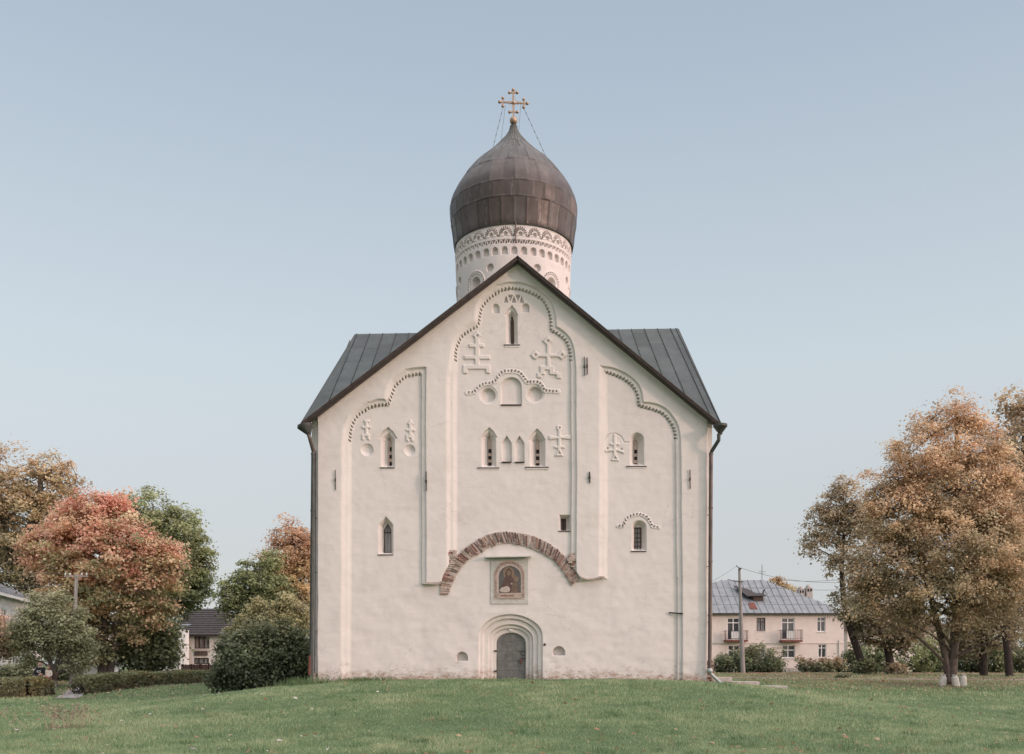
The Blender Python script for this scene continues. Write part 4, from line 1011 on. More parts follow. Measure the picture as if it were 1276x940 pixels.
def crown(lobes, D, ncl, per, leaf, crad, pal, r, zr, depth=.85, flat=.55, shell=.72, jit=.16):
    """lobes (px cx, cy, rx, ry[, metres nearer]); returns clusters and leaves"""
    ppm = FOC/D; L = []
    for lb in lobes:
        cx, cy, rx, ry = lb[:4]; dy = lb[4] if len(lb) > 4 else 0
        c = P(cx, cy, D); L.append((np.array([c.x, D+dy, c.z]), np.array([rx/ppm, depth*(rx+ry)/2/ppm, ry/ppm])))
    wt = np.array([np.prod(b)**.75 for a, b in L]); wt /= wt.sum()
    k = r.choice(len(L), ncl, p=wt); d = r.normal(0, 1, (ncl, 3)); d /= np.linalg.norm(d, axis=1, keepdims=True)
    rad = np.where(r.random(ncl) < shell, r.uniform(.80, 1.0, ncl), r.uniform(.25, .85, ncl))[:, None]
    rad = np.where(r.random(ncl)[:, None] < .10, r.uniform(1.02, 1.22, ncl)[:, None], rad)
    c = np.array([L[i][0] for i in k])+d*rad*np.array([L[i][1] for i in k])
    out = d*np.array([1,1,1.]); cr = crad*r.uniform(.55, 1.35, ncl)
    ci = np.repeat(np.arange(ncl), per); n = ncl*per
    o = r.normal(0, .46, (n, 3))*cr[ci][:, None]*np.array([1, 1, flat])
    # spray: leaves droop outward from the cluster centre
    o[:, 2] -= .22*np.hypot(o[:, 0], o[:, 1])
    p = c[ci]+o
    nrm = out[ci]*.6+np.array([0, -.12, .75])
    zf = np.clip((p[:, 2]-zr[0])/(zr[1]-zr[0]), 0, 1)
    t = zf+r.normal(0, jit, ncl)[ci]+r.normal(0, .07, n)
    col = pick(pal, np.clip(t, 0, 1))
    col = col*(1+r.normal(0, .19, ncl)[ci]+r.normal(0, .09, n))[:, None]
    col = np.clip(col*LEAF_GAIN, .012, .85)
    return c, cr, p, nrm, col
def limbs(mb, spine, cl, r, count, r0, r1):
    """branches from the stem to leaf clusters"""
    sp = [np.array(s[0], float) for s in spine]; srad = [s[1] for s in spine]
    idx = r.choice(len(cl), min(count, len(cl)), replace=False)
    for i in idx:
        tgt = cl[i]; zs = np.array([q[2] for q in sp])
        dist = np.array([np.hypot(tgt[0]-q[0], tgt[1]-q[1])*.5+abs((tgt[2]-q[2])-.55*np.hypot(tgt[0]-q[0], tgt[1]-q[1])) for q in sp]); j = int(dist.argmin())
        a = sp[j]; L = np.linalg.norm(tgt-a)
        if L < .3: continue
        mid = a+(tgt-a)*.5+np.array([r.normal(0,.08), r.normal(0,.08), .10])*L
        ra = min(srad[j]*.6, r0)
        pts = catmull([tuple(a), tuple(a+(mid-a)*.55+np.array([0,0,.04*L])), tuple(mid), tuple(tgt)], 3); m = len(pts)
        mb.tube(pts, [ra+(r1-ra)*(k/(m-1))**.8 for k in range(m)], 5, False)
def spine_of(pts, D, n=5):
    """stem path in photo pixels (px, py, radius px) -> world"""
    ppm = FOC/D; q = catmull([(X(a, D), D, Z(b, D), c/ppm) for a, b, c in pts], n)
    return [(s[:3], s[3]) for s in q]
def tree(name, label, D, stems, lobes, ncl, per, leaf, crad, pal, bark='bark', group=None, seed=1, cat='tree', nl=60, limb=.10, shell=.72, flat=.55, depth=.85, jit=.16):
    r = np.random.default_rng(seed)
    bx, by = stems[0][0][0], stems[0][0][1]; x0 = X(bx, D)
    t = thing(name, label, cat, (x0, D, g(x0, D)), group)
    tops = [l[1]-l[3] for l in lobes]; bots = [l[1]+l[3] for l in lobes]; zr = (Z(max(bots), D), Z(min(tops), D))
    c, cr, p, nrm, col = crown(lobes, D, ncl, per, leaf, crad, pal, r, zr, depth=depth, flat=flat, shell=shell, jit=jit)
    allsp = []
    for si, st in enumerate(stems):
        sp = spine_of(st, D); mb = MB()
        if si == 0 or st[0][1] > by-6:
            b0 = sp[0][0]; sp = [((b0[0], b0[1], g(b0[0], b0[1])-.25), sp[0][1]*1.35)]+sp
        mb.tube([q[0] for q in sp], [q[1] for q in sp], 10)
        if si == 0: limb_mb = mb; first = mb
        mb_o = (mb, sp); allsp.append(mb_o)
    per_stem = max(nl//len(allsp), 4)
    for mb, sp in allsp:
        h = [s for s in sp if s[0][2] > zr[0]-.15*(zr[1]-zr[0])] or sp[-3:]
        # clusters nearer to this stem
        top = np.array(h[len(h)//2][0]); oth = [np.array(s2[len(s2)//2][0]) for m2, s2 in allsp]
        limbs(mb, h, c, r, per_stem, limb, .018)
        mb.build('trunk', M[bark], t, True)
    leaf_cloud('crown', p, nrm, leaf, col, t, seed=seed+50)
    return t
def bush(name, label, D, lobes, ncl, per, leaf, crad, pal, seed=1, group=None, cat='bush', depth=.9, stems=6, flat=.8):
    r = np.random.default_rng(seed); cx = np.mean([l[0] for l in lobes]); x0 = X(cx, D); gz = g(x0, D)
    t = thing(name, label, cat, (x0, D, gz), group)
    tops = [l[1]-l[3] for l in lobes]; zr = (gz, Z(min(tops), D))
    c, cr, p, nrm, col = crown(lobes, D, ncl, per, leaf, crad, pal, r, zr, depth=depth, flat=flat, shell=.8)
    gg = G(p[:, 0], p[:, 1]); k = p[:, 2] > gg+.02; p, nrm, col = p[k], nrm[k], col[k]
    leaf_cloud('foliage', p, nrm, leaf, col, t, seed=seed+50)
    mb = MB()
    for i in range(stems):
        a = (x0+r.normal(0, .25), D+r.normal(0, .2), gz-.1); q = c[r.integers(len(c))]
        mid = ((a[0]+q[0])/2+r.normal(0,.1), (a[1]+q[1])/2, max(gz, a[2])+.6*(q[2]-gz))
        mb.tube([a, mid, tuple(q)], [.05, .03, .012], 5)
        b_ = mb if i == 0 else mb
    mb.build('stem', M['bark_dark'], t, True)
    return t

# leaf colours (albedo)
LEAF_GAIN = 1.75
def dust(p, k=.22): return [(a, tuple(v*(1-k)+k*sum(c)/3 for v in c)) for a, c in p]
OR = [(0,(.20,.145,.09)),(.35,(.32,.225,.14)),(.6,(.40,.27,.175)),(1,(.37,.225,.15))]
ORG = [(0,(.17,.15,.09)),(.3,(.25,.205,.125)),(.5,(.37,.275,.175)),(.8,(.40,.285,.185)),(1,(.36,.245,.165))]
MAPLE = [(0,(.15,.155,.08)),(.2,(.22,.205,.105)),(.4,(.38,.30,.175)),(.65,(.49,.305,.20)),(.9,(.49,.27,.19)),(1,(.45,.225,.165))]
YB = [(0,(.14,.13,.075)),(.4,(.26,.21,.125)),(.75,(.34,.245,.15)),(1,(.31,.205,.13))]
GRN = [(0,(.085,.10,.05)),(.5,(.145,.165,.08)),(1,(.18,.195,.105))]
DGR = [(0,(.055,.065,.035)),(.5,(.105,.115,.058)),(1,(.15,.155,.08))]
GREY = [(0,(.13,.135,.075)),(.5,(.205,.205,.118)),(1,(.26,.25,.16))]
YGR = [(0,(.14,.145,.08)),(.5,(.23,.215,.115)),(1,(.28,.25,.14))]
DKO = [(0,(.13,.12,.08)),(.5,(.235,.195,.14)),(1,(.33,.25,.185))]

def tintp(p, m): return [(a, tuple(v*q for v, q in zip(c, m))) for a, c in p]
OR, ORG, YB, DKO = dust(OR), tintp(dust(ORG, .14), (1.03,1.0,.92)), tintp(dust(YB, .14), (1.0,1.02,.90)), tintp(dust(DKO, .1), (1,1,.88)); GRN = tintp(GRN, (1.08,1.06,1.0))
# ------------------------------------------------------------------ right side: trees
tree('tree', 'big twin trunk tree with tan orange leaves and white sacks at its foot', 52,
     [[(1187,857,6.4),(1187,835,5.8),(1189,800,5.5),(1192,760,5.2),(1194,700,4.6),(1193,620,5),(1192,540,2.2),(1191,500,1)],
      [(1182.5,850,4.4),(1178,820,4.0),(1170,785,3.8),(1160,745,3.4),(1148,690,4),(1138,620,2.4),(1132,560,1.2)],
      [(1190,770,5),(1203,730,4),(1222,690,3),(1240,640,2)]],
     [(1188,548,28,54),(1203,522,15,18),(1190,498,8,15),(1147,526,9,17),(1168,517,8,13),(1119,562,9,15),(1087,594,9,11),(1218,530,9,14),(1140,570,28,46,-.5),(1180,615,58,50),(1130,640,45,50),(1225,600,40,50),(1195,680,80,58,-1),(1120,700,52,45),(1250,670,48,58),(1175,732,75,32,-1.5),(1240,735,50,36),(1110,745,42,28),(1098,612,14,16),(1228,545,16,20),(1092,690,32,36),(1105,640,32,30,-.5),(1250,625,30,40),(1245,575,20,24),(1128,598,22,26),(1075,715,18,24),(1086,745,28,26),(1128,772,38,18),(1215,776,44,20,-1)],
     1320, 112, .105, .74, ORG, seed=11, nl=90, shell=.86, jit=.22)
tree('tree', 'slim leaning tree with sparse brownish leaves beside pale pink house', 74,
     [[(1077,838,5.2),(1070,815,4.6),(1060,785,4.2),(1052,750,3.5),(1049,715,2.8),(1050,690,2.4),(1051,665,1.4),(1050,640,.7)]],
     [(1048,628,24,28),(1050,603,15,12),(1030,640,20,16),(1020,662,26,22),(1060,665,26,28),(1046,695,28,20),(1010,680,14,12),(1075,640,22,28),(1058,750,24,22,-.5),(1072,775,20,18)],
     290, 66, .15, .70, DKO, bark='bark_dark', seed=12, nl=46, limb=.09, shell=.5)
tree('tree', 'low dark crowned tree with thick trunk between leaning tree and twin trunk tree', 75,
     [[(1111,841,6.5),(1109,825,5),(1106,805,4.4),(1110,785,4),(1116,765,3)]],
     [(1110,785,34,24),(1090,770,22,20),(1130,780,26,22),(1108,760,30,16)], 190, 48, .2, .7, DKO, bark='bark_dark', seed=13, nl=30)
tree('tree', 'dark trunked tree with drooping brown leaves right of the white sacks', 68,
     [[(1226,842,5),(1225,815,4.6),(1226,780,4.4),(1228,730,4),(1232,660,4),(1236,600,2)]],
     [(1232,770,40,40),(1215,800,24,24,1),(1245,700,40,55),(1240,640,34,40)], 300, 46, .2, .85, DKO, bark='bark_dark', seed=14, nl=40)
tree('tree', 'tall dark brown tree with a straight dark trunk at right edge', 66,
     [[(1258,845,4.8),(1256,815,4.6),(1253,780,4.4),(1258,740,4.2),(1262,680,4),(1270,620,4),(1276,540,2)]],
     [(1285,560,44,58),(1272,510,30,24),(1270,640,34,55),(1290,680,42,66),(1268,745,36,34),(1300,600,40,66),(1250,560,16,30)], 420, 48, .2, .9, DKO, bark='bark_dark', seed=15, nl=50)
tree('tree', 'small round orange tree top peeping over the pink house roof', 150,
     [[(970,838,5),(970,780,4),(970,740,3)]], [(968,733,14,13),(979,737,10,9)], 60, 40, .3, 1.1, YB, seed=16, nl=14)
# bushes behind the trees on the right
for i, (cx, cy, rx, ry, D, lb, pl) in enumerate([
    (1066,822,14,18,96,'small green bush by the corner of the pale pink house',DGR),
    (1090,818,16,22,92,'green bush behind the trunk of the leaning tree',GRN),
    (1142,815,26,24,90,'broad bright green bush seen between dark trunk and twin trunk',GRN),
    (1170,812,20,28,94,'dark green bush just behind the twin trunk',DGR),
    (1210,815,22,26,90,'dark green bush right of the twin trunk behind the sacks',DGR),
    (1243,815,18,26,88,'green bush between the two dark trunks at right',GRN),
    (1278,815,22,28,88,'green bush at the right edge behind the last trunk',DGR)]):
    bush('bush', lb, D, [(cx,cy,rx,ry),(cx-rx*.5,cy+ry*.4,rx*.6,ry*.6),(cx+rx*.5,cy+ry*.35,rx*.6,ry*.65)], 80, 42, .2, .6, pl, seed=30+i, group='bushes behind the right hand trees')
bush('shrub', 'dense green shrub behind the grey pole before the pink house', 92, [(912,826,22,15),(903,830,14,12),(950,822,24,17),(962,830,14,12),(935,824,20,16)], 230, 46, .17, .55, [(0,(.05,.06,.035)),(.5,(.10,.12,.06)),(1,(.16,.15,.08))], seed=41, group='shrubs before the pink house')
bush('shrub', 'reddish green shrub under the right windows of the pink house', 92, [(1008,830,13,10),(1030,831,22,11),(1044,832,12,9),(998,824,5,7)], 130, 40, .17, .5, [(0,(.06,.07,.04)),(.5,(.13,.13,.07)),(1,(.23,.15,.09))], seed=42, group='shrubs before the pink house')
bush('grass_clump', 'low tuft of rough grass on the lawn edge near leaning tree', 64, [(1052,846,10,5),(1046,848,7,4)], 40, 40, .13, .3, [(0,(.06,.08,.04)),(1,(.12,.13,.07))], seed=43, cat='grass tuft', stems=1)
bush('bush', 'leafy bush hugging the foot of the leaning tree trunk', 73.5, [(1077,832,11,9)], 40, 40, .16, .45, DGR, seed=44)
bush('bush', 'brown leafy bush at the foot of the low dark tree', 74, [(1117,836,10,8)], 40, 40, .16, .45, DKO, seed=45)

# ------------------------------------------------------------------ left side: trees and bushes
tree('tree', 'huge yellow brown tree rising behind red maple at far left', 88,
     [[(40,846,12),(40,800,10),(42,740,8),(46,680,6),(50,620,4),(50,585,2)],[(40,770,6),(20,710,5),(5,650,3),(-5,600,2)],[(42,750,6),(66,700,4.5),(82,650,3),(92,615,1.5)]],
     [(15,600,40,38),(60,595,34,32),(85,612,20,22),(-20,620,40,45),(30,660,60,50),(-10,690,50,55),(70,660,40,45),(20,720,45,30)], 600, 76, .19, 1.0, YB, seed=21, nl=90)
tree('tree', 'large red and orange maple with dark twin trunk', 64,
     [[(132,850,5),(131,825,4.6),(130,790,4.4),(132,740,5.5),(134,690,4),(133,640,2)],[(126,843,4.2),(124,810,4),(117,770,4.5),(100,725,3.5),(80,690,2)],[(138,842,4),(141,810,3.6),(155,765,4),(180,720,3),(198,690,1.5)]],
     [(118,642,38,28),(135,628,20,15),(88,655,30,22),(70,676,30,22),(45,683,22,15),(158,660,26,22),(175,682,34,28),(128,692,64,42,-1),(200,705,28,26),(216,690,14,14),(60,700,28,20),(212,728,16,16),(110,738,52,28,-1),(168,740,40,26,-.6),(195,762,22,16),(75,735,26,16),(120,775,42,18),(165,785,20,14),(122,808,20,20,-.5)],
     1000, 84, .155, .78, MAPLE, seed=22, nl=90, jit=.27)
tree('tree', 'tall green tree with rounded crown behind the red maple', 82,
     [[(190,846,9),(190,800,8),(192,740,6.5),(195,690,5),(195,650,2)]],
     [(180,648,40,38),(215,670,38,40),(235,700,30,36),(205,715,55,45),(195,750,45,32),(150,640,26,24),(228,735,30,26),(252,690,14,14)], 700, 84, .18, .88, GRN, seed=23, nl=60)
bush('bush', 'dark green bushy undergrowth beneath red maple by the hedge', 66, [(180,815,30,28),(160,800,22,26),(200,805,22,26),(205,785,16,18),(170,780,18,18)], 260, 46, .2, .7, DGR, seed=24)
tree('tree', 'small grey green tree with forked trunk beside the seated couple', 49.6,
     [[(67,852,4.2),(66,838,3.2),(62,824,2.6),(55,805,2.2),(48,780,1.6),(46,752,.8)],[(66.5,842,3),(71,826,2.6),(77,808,2.2),(84,785,1.6),(88,762,.8)]],
     [(58,762,22,20),(40,782,22,22),(85,778,22,22),(62,796,34,18),(100,792,16,18),(32,765,10,12),(72,745,14,9),(26,803,10,14),(48,745,10,10),(95,768,12,12),(82,812,20,10),(36,822,12,10),(98,826,12,14),(108,808,9,10),(20,785,7,9)],
     360, 56, .105, .5, GREY, seed=25, nl=50, limb=.07, shell=.62)
tree('tree', 'small orange leaved tree cut off by the left edge before the white house', 50,
     [[(-12,868,5),(-12,830,4),(-10,800,3),(-8,780,2)]],
     [(-6,790,20,24),(6,800,14,16),(-12,772,16,14)], 90, 44, .15, .55, OR, seed=26, nl=24, limb=.05)
tree('tree', 'green airy tree standing between tiled house and orange tree', 78,
     [[(318,846,8),(318,800,6),(316,760,4),(312,720,2)]],
     [(318,720,30,24),(293,735,22,18),(340,735,26,22),(312,752,38,20),(290,748,18,12),(338,700,14,12)], 240, 66, .165, .73, GRN, seed=27, nl=46, shell=.6)
tree('tree', 'orange autumn tree half hidden by the church left corner', 82,
     [[(372,846,9),(372,800,7),(370,760,5.5),(366,710,4),(364,670,2)]],
     [(362,678,24,28),(348,700,24,24),(378,700,26,34),(366,735,36,32),(340,728,18,20),(372,765,34,22),(392,690,20,30),(335,700,9,12)], 420, 84, .155, .8, [(0,(.30,.26,.14)),(.35,(.36,.28,.155)),(.7,(.37,.26,.16)),(1,(.34,.215,.145))], seed=28, nl=60)
tree('tree', 'yellow green tree in front of orange tree and above the round bush', 70,
     [[(345,850,7),(345,815,6),(344,785,4),(342,765,2)]],
     [(345,784,34,16),(332,762,13,11),(352,750,15,11),(311,772,14,10),(372,766,15,15),(318,752,8,8),(296,786,12,10),(378,800,16,20),(340,772,26,12)], 300, 64, .14, .62, YGR, seed=29, nl=30)
bush('bush', 'big rounded dark green bush against the church left corner', 42, [(320,824,40,30),(292,834,24,24),(350,828,28,28),(308,800,18,16),(330,794,16,12),(352,800,20,16),(378,822,14,26),(271,843,9,12),(284,812,12,11),(370,846,15,13),(318,845,22,14,-.6),(300,790,8,8),(366,792,10,9),(340,846,18,12,-.8),(280,806,6,13),(332,784,7,12),(357,786,6,12),(312,786,5,10)], 620, 62, .105, .44,
     [(0,(.042,.055,.03)),(.4,(.078,.094,.05)),(.75,(.118,.132,.07)),(1,(.18,.17,.095))], seed=46, stems=14)
# ------------------------------------------------------------------ clipped hedges
def hedge(label, path, wid, hgt, n, seed, pal):
    """path of (x, y) on the ground"""
    r = np.random.default_rng(seed); p = np.array(path); seg = np.hypot(*np.diff(p, axis=0).T); cum = np.concatenate([[0], np.cumsum(seg)])
    s = r.uniform(0, cum[-1], n); i = np.clip(np.searchsorted(cum, s)-1, 0, len(seg)-1); f = (s-cum[i])/seg[i]
    c = p[i]+(p[i+1]-p[i])*f[:, None]; d = (p[i+1]-p[i])/seg[i][:, None]; nn = np.stack([d[:, 1], -d[:, 0]], 1)
    wob = 1+.12*vnoise(s+40, s*0+seed*7, 1.1, seed)
    face = r.random(n); a = np.where(face < .45, r.uniform(-1, 1, n), np.where(face < .8, -1, 1)*1.0)*r.uniform(.85, 1.05, n)
    h = np.where(face < .45, r.uniform(.88, 1.04, n), r.uniform(.02, 1, n))*wob
    e = np.minimum(s, cum[-1]-s); h = h*np.clip(.75+e*.8, .75, 1)
    sgn = np.sign(nn[:, 1:2]); nn = nn*np.where(sgn == 0, 1, sgn)          # +a = away from the camera
    q = c+nn*(a*wid/2*wob)[:, None]; z = G(q[:, 0], q[:, 1])+h*hgt
    P3 = np.column_stack([q, z])+r.normal(0, .035, (n, 3))
    nr = np.column_stack([nn*np.where(face < .45, 0, a)[:, None], np.where(face < .45, 1, .35)])
    t = np.clip(h+r.normal(0, .2, n), 0, 1)+.25*vnoise(s*1.0+9, h*3, .6, seed+2); col = pick(pal, np.clip(t, 0, 1))*(1+r.normal(0, .16, n))[:, None]
    col = np.where((vnoise(s+70, h*2+5, .9, seed+3) > .45)[:, None], col*np.array([1.18, 1.0, .9]), col)
    x0, y0 = path[0]; t_ = thing('hedge', label, 'hedge', (x0, y0, g(x0, y0)), 'clipped hedges at the lawn edge')
    leaf_cloud('foliage', P3, nr, .085, np.clip(col, .012, .6), t_, seed=seed)
    # woody core that keeps the hedge opaque
    mb = MB(); m = 160
    for k in range(m):
        s_ = r.uniform(0, cum[-1]); i_ = int(np.clip(np.searchsorted(cum, s_)-1, 0, len(seg)-1)); c_ = p[i_]+(p[i_+1]-p[i_])*((s_-cum[i_])/seg[i_])
        x, y = c_+r.normal(0, .10, 2); z_ = g(x, y); mb.tube([(x, y, z_-.05), (x+r.normal(0,.08), y+r.normal(0,.08), z_+hgt*.5), (x+r.normal(0,.16), y+r.normal(0,.16), z_+hgt*.93)], [.016,.012,.005], 4, False)
    mb.build('stem', M['bark_dark'], t_)['kind'] = 'stuff'
HP = [(0,(.10,.085,.055)),(.4,(.14,.145,.075)),(1,(.20,.215,.105))]
hedge('rough clipped hedge in front of the seated couple at far left', [(X(-30,43.5),43.5),(X(30,44.5),44.5),(X(60,45.5),45.5)], 1.0, .86, 15000, 51, HP)
hedge('long low clipped hedge running from the path to the round bush', [(X(97,45.5),45.5),(X(150,48),48),(X(210,52.5),52.5),(X(262,55.5),55.5)], .9, .72, 17000, 52, HP)
# ------------------------------------------------------------------ buildings
def wall_holes(mb, x0, x1, z0, z1, holes, y, rev=.14):
    """front wall facing -y with real openings and reveals"""
    xs = sorted({x0, x1, *[h[0] for h in holes], *[h[1] for h in holes]}); zs = sorted({z0, z1, *[h[2] for h in holes], *[h[3] for h in holes]})
    for a, b in zip(xs[:-1], xs[1:]):
        for c, d in zip(zs[:-1], zs[1:]):
            mx, mz = (a+b)/2, (c+d)/2
            if any(h[0] < mx < h[1] and h[2] < mz < h[3] for h in holes): continue
            mb.add([(a,y,c),(b,y,c),(b,y,d),(a,y,d)], [(0,1,2,3)])
    for a, b, c, d in holes:
        mb.add([(a,y,c),(b,y,c),(b,y,d),(a,y,d),(a,y+rev,c),(b,y+rev,c),(b,y+rev,d),(a,y+rev,d)], [(0,4,5,1),(1,5,6,2),(2,6,7,3),(3,7,4,0)])
def window(parent, x0, x1, z0, z1, y, frame, mull=(), trans=(), glass='glass', fw=.07, sill=True):
    yy = y+.09; f = MB()
    f.box(x0, x1, yy, yy+.05, z1-fw, z1); f.box(x0, x1, yy, yy+.05, z0, z0+fw); f.box(x0, x0+fw, yy+.001, yy+.049, z0+fw, z1-fw); f.box(x1-fw, x1, yy+.001, yy+.049, z0+fw, z1-fw)
    for m in mull: xm = x0+(x1-x0)*m; f.box(xm-fw*.5, xm+fw*.5, yy+.002, yy+.048, z0+fw, z1-fw)
    for t in trans: zm = z0+(z1-z0)*t; f.box(x0+fw, x1-fw, yy+.003, yy+.047, zm-fw*.5, zm+fw*.5)
    fo = f.build('window', frame, parent)
    MB().box(x0+.02, x1-.02, yy+.06, yy+.07, z0+.02, z1-.02).build('pane', M[glass], fo)
    if sill: MB().box(x0-.06, x1+.06, y-.08, yy-.004, z0-.05, z0-.004).build('sill', M['white_paint'], fo)
    return fo
def sheet_slope(mb, a, b, c, d, w=.75, rows=4):
    """roof plane: a-b eave (left, right), c-d ridge (right, left), with raised seams down the slope"""
    a, b, c, d = map(Vector, (a, b, c, d)); mb.cur = (1,1,1); n_ = (b-a).cross(d-a)
    if n_.length < 1e-6: n_ = (b-a).cross(c-a)
    n_.normalize(); n_ = n_ if n_.z > 0 else -n_
    mb.add([a, b, c, d], [(0,1,2,3)])
    ex = (b-a).normalized(); L = (b-a).length; up = (n_.cross(ex)); up = up if up.z > 0 else -up
    H = (d-a).dot(up); dl = (d-a).dot(ex); dr = (c-a).dot(ex)
    k = int(L/w)
    for i in range(1, k):
        s = i*w; top = H
        if s < dl: top = H*s/dl
        if s > dr: top = H*(L-s)/max(L-dr, 1e-6)
        mb.bar(a+ex*s+n_*.02, a+ex*s+up*top+n_*.02, .05, .06, n_)
    for j in range(1, rows):
        h = H*j/rows; s0 = dl*j/rows; s1 = L-(L-dr)*j/rows
        mb.bar(a+ex*s0+up*h+n_*.008, a+ex*s1+up*h+n_*.008, .03, .03, n_)
D = 105.0
def hx(u): return X(u, D)
def hz_(v): return Z(v, D)
x0, x1 = hx(799), hx(1051.5); ze = hz_(764); z0 = g((x0+x1)/2, D)-.3; DEPTH = 12.0
hp = thing('apartment_house', 'two storey pale pink house with hipped grey sheet roof and balconies', 'house', ((x0+x1)/2, D, g((x0+x1)/2, D)))
up = [(906,921.7,770,798),(942.8,953.7,769.9,786.4),(973.8,990,769.9,797),(1018,1028.6,769,787.3)]
lo = [(907,921.7,804,822),(942.8,953.7,804,820),(974.4,990.7,803.8,820),(1019.4,1029.6,803,819.5)]
hid = [(822,838,770,787),(862,876,770,787),(822,838,804,820),(862,876,804,820)]
H = [(hx(a), hx(b), hz_(d), hz_(c)) for a, b, c, d in up+lo+hid]
wl = MB(); wall_holes(wl, x0, x1, z0, ze, H, D)
wl.add([(x1,D,z0),(x1,D+DEPTH,z0),(x1,D+DEPTH,ze),(x1,D,ze)], [(0,1,2,3)]); wl.add([(x0,D,z0),(x0,D+DEPTH,z0),(x0,D+DEPTH,ze),(x0,D,ze)], [(0,3,2,1)])
wl.add([(x0,D+DEPTH,z0),(x1,D+DEPTH,z0),(x1,D+DEPTH,ze),(x0,D+DEPTH,ze)], [(0,3,2,1)])
wl.build('wall', M['house_pink'], hp)
MB().box(x0-.02, x1+.03, D-.06, D+.02, hz_(802), hz_(800.7)).build('string_course', M['house_pink'], hp)
MB().box(x0-.05, x1+.05, D-.10, D+.02, z0, hz_(832.5)).build('plinth', M['concrete'], hp)
for i, (a, b, c, d) in enumerate(H):
    fr_ = M['brown_paint'] if i == 1 else M['white_paint']
    if i in (0, 2): window(hp, a, b, c, d, D, fr_, (.5,), (.78,), 'glass', .10, False)
    elif i == 1: window(hp, a, b, c, d, D, fr_, (.5,), (.68,), 'curtain')
    elif i == 6: window(hp, a, b, c, d, D, fr_, (.47,), (.6,), 'glass', .09)
    elif i == 4: window(hp, a, b, c, d, D, fr_, (.5,), (.62,), 'glass', .10, False)
    else: window(hp, a, b, c, d, D, fr_, (.45,), (.72,), 'glass', .08)
for (a, b, ztop_, zbot) in ((902,929.5,786.5,800),(971,997,785.6,800.3)):
    s = MB().box(hx(a), hx(b), D-.95, D-.003, hz_(zbot), hz_(zbot-2.3)); so_ = s.build('balcony', M['red_rust'], hp)
    rl_ = MB(); zt, zb_ = hz_(ztop_), hz_(zbot-2.6)
    for xx in (hx(a)+.03, hx(b)-.03): rl_.bar((xx, D-.92, zt), (xx, D-.02, zt), .04, .04)
    rl_.bar((hx(a), D-.92, zt), (hx(b), D-.92, zt), .05, .04); rl_.bar((hx(a), D-.92, zb_+.12), (hx(b), D-.92, zb_+.12), .03, .03)
    n = 12
    for k in range(n+1):
        xx = hx(a)+.03+(hx(b)-hx(a)-.06)*k/n; rl_.bar((xx, D-.92, zb_), (xx, D-.92, zt), .022, .022, (0,1,0))
    for k in range(4):
        for xx in (hx(a)+.03, hx(b)-.03): rl_.bar((xx, D-.92+.22*k, zb_), (xx, D-.92+.22*k, zt), .022, .022, (0,1,0))
    rl_.build('railing', M['iron'], so_)
    xm = hx(a)+(hx(b)-hx(a))*.42; MB().box(xm-.42, xm+.42, D-.90, D-.885, zb_+.05, zt-.08).build('screen', M['white_paint'], so_)
rf = MB(); ov = .45; zr_ = hz_(764)+3.75
a, b = (x0-ov, D-ov, ze-.05), (x1+ov, D-ov, ze-.05); a2, b2 = (x0-ov, D+DEPTH+ov, ze-.05), (x1+ov, D+DEPTH+ov, ze-.05)
Dr = D+DEPTH/2; r0, r1 = (X(898.7, Dr), Dr, Z(723, Dr)), (X(952.4, Dr), Dr, Z(723.3, Dr))
sheet_slope(rf, a, b, r1, r0); sheet_slope(rf, a2, b2, r1, r0); sheet_slope(rf, b, b2, r1, r1); sheet_slope(rf, a, a2, r0, r0)
rf.add([(x0-ov, D-ov, ze-.06), (x1+ov, D-ov, ze-.06), (x1+ov, D+DEPTH+ov, ze-.06), (x0-ov, D+DEPTH+ov, ze-.06)], [(0,1,2,3)])
rfo = rf.build('roof', M['blue_roof'], hp)
MB().box(x0-ov-.02, x1+ov+.02, D-ov-.03, D-ov-.004, ze-.2, ze-.03).build('gutter', M['sill'], rfo)
def roof_pt(u, v):
    # point on the front slope seen at photo pixel u,v
    n0 = Vector(a); e = Vector(b)-n0; f = Vector(r0)-n0; nn = e.cross(f); d = Vector(((u-CX)/FOC, 1, (HZ-v)/FOC)); o = Vector((0,0,ZC)); t = (n0-o).dot(nn)/d.dot(nn); return o+d*t
q0 = roof_pt(938.5, 748.5); dm = MB()
dm.hexa([q0+Vector((0,-.1,-.05)), q0+Vector((1.1,-.1,-.05)), q0+Vector((1.1,1.6,-.05)), q0+Vector((0,1.6,-.05)), q0+Vector((0,-.1,.55)), q0+Vector((1.1,-.1,.45)), q0+Vector((1.1,1.6,.45)), q0+Vector((0,1.6,.55))])
do = dm.build('dormer', M['old_wood'], rfo)
dm = MB(); q1 = q0+Vector((-.75,-.35,.42))
dm.hexa([q1, q1+Vector((2.1,0,.05)), q1+Vector((2.1,2.6,.62)), q1+Vector((-.9,2.6,1.35)), q1+Vector((0,0,.07)), q1+Vector((2.1,0,.12)), q1+Vector((2.1,2.6,.69)), q1+Vector((-.9,2.6,1.45))])
dm.build('dormer_roof', M['sill'], do)
A, B_, C_, D_ = roof_pt(932,752), roof_pt(939.5,751.6), roof_pt(944,759.5), roof_pt(935,759.5); n_ = Vector((0,-.5,.85))*.03
MB().hexa([A+n_*.2, B_+n_*.2, C_+n_*.2, D_+n_*.2, A+n_*2, B_+n_*2, C_+n_*2, D_+n_*2]).build('rusty_patch', M['red_rust'], rfo)
q2 = roof_pt(951, 741); MB().tube([q2, q2+Vector((0,0,.35)), q2+Vector((.15,0,.5))], .09, 8).build('roof_vent', M['iron'], rfo)
Dc = D+9
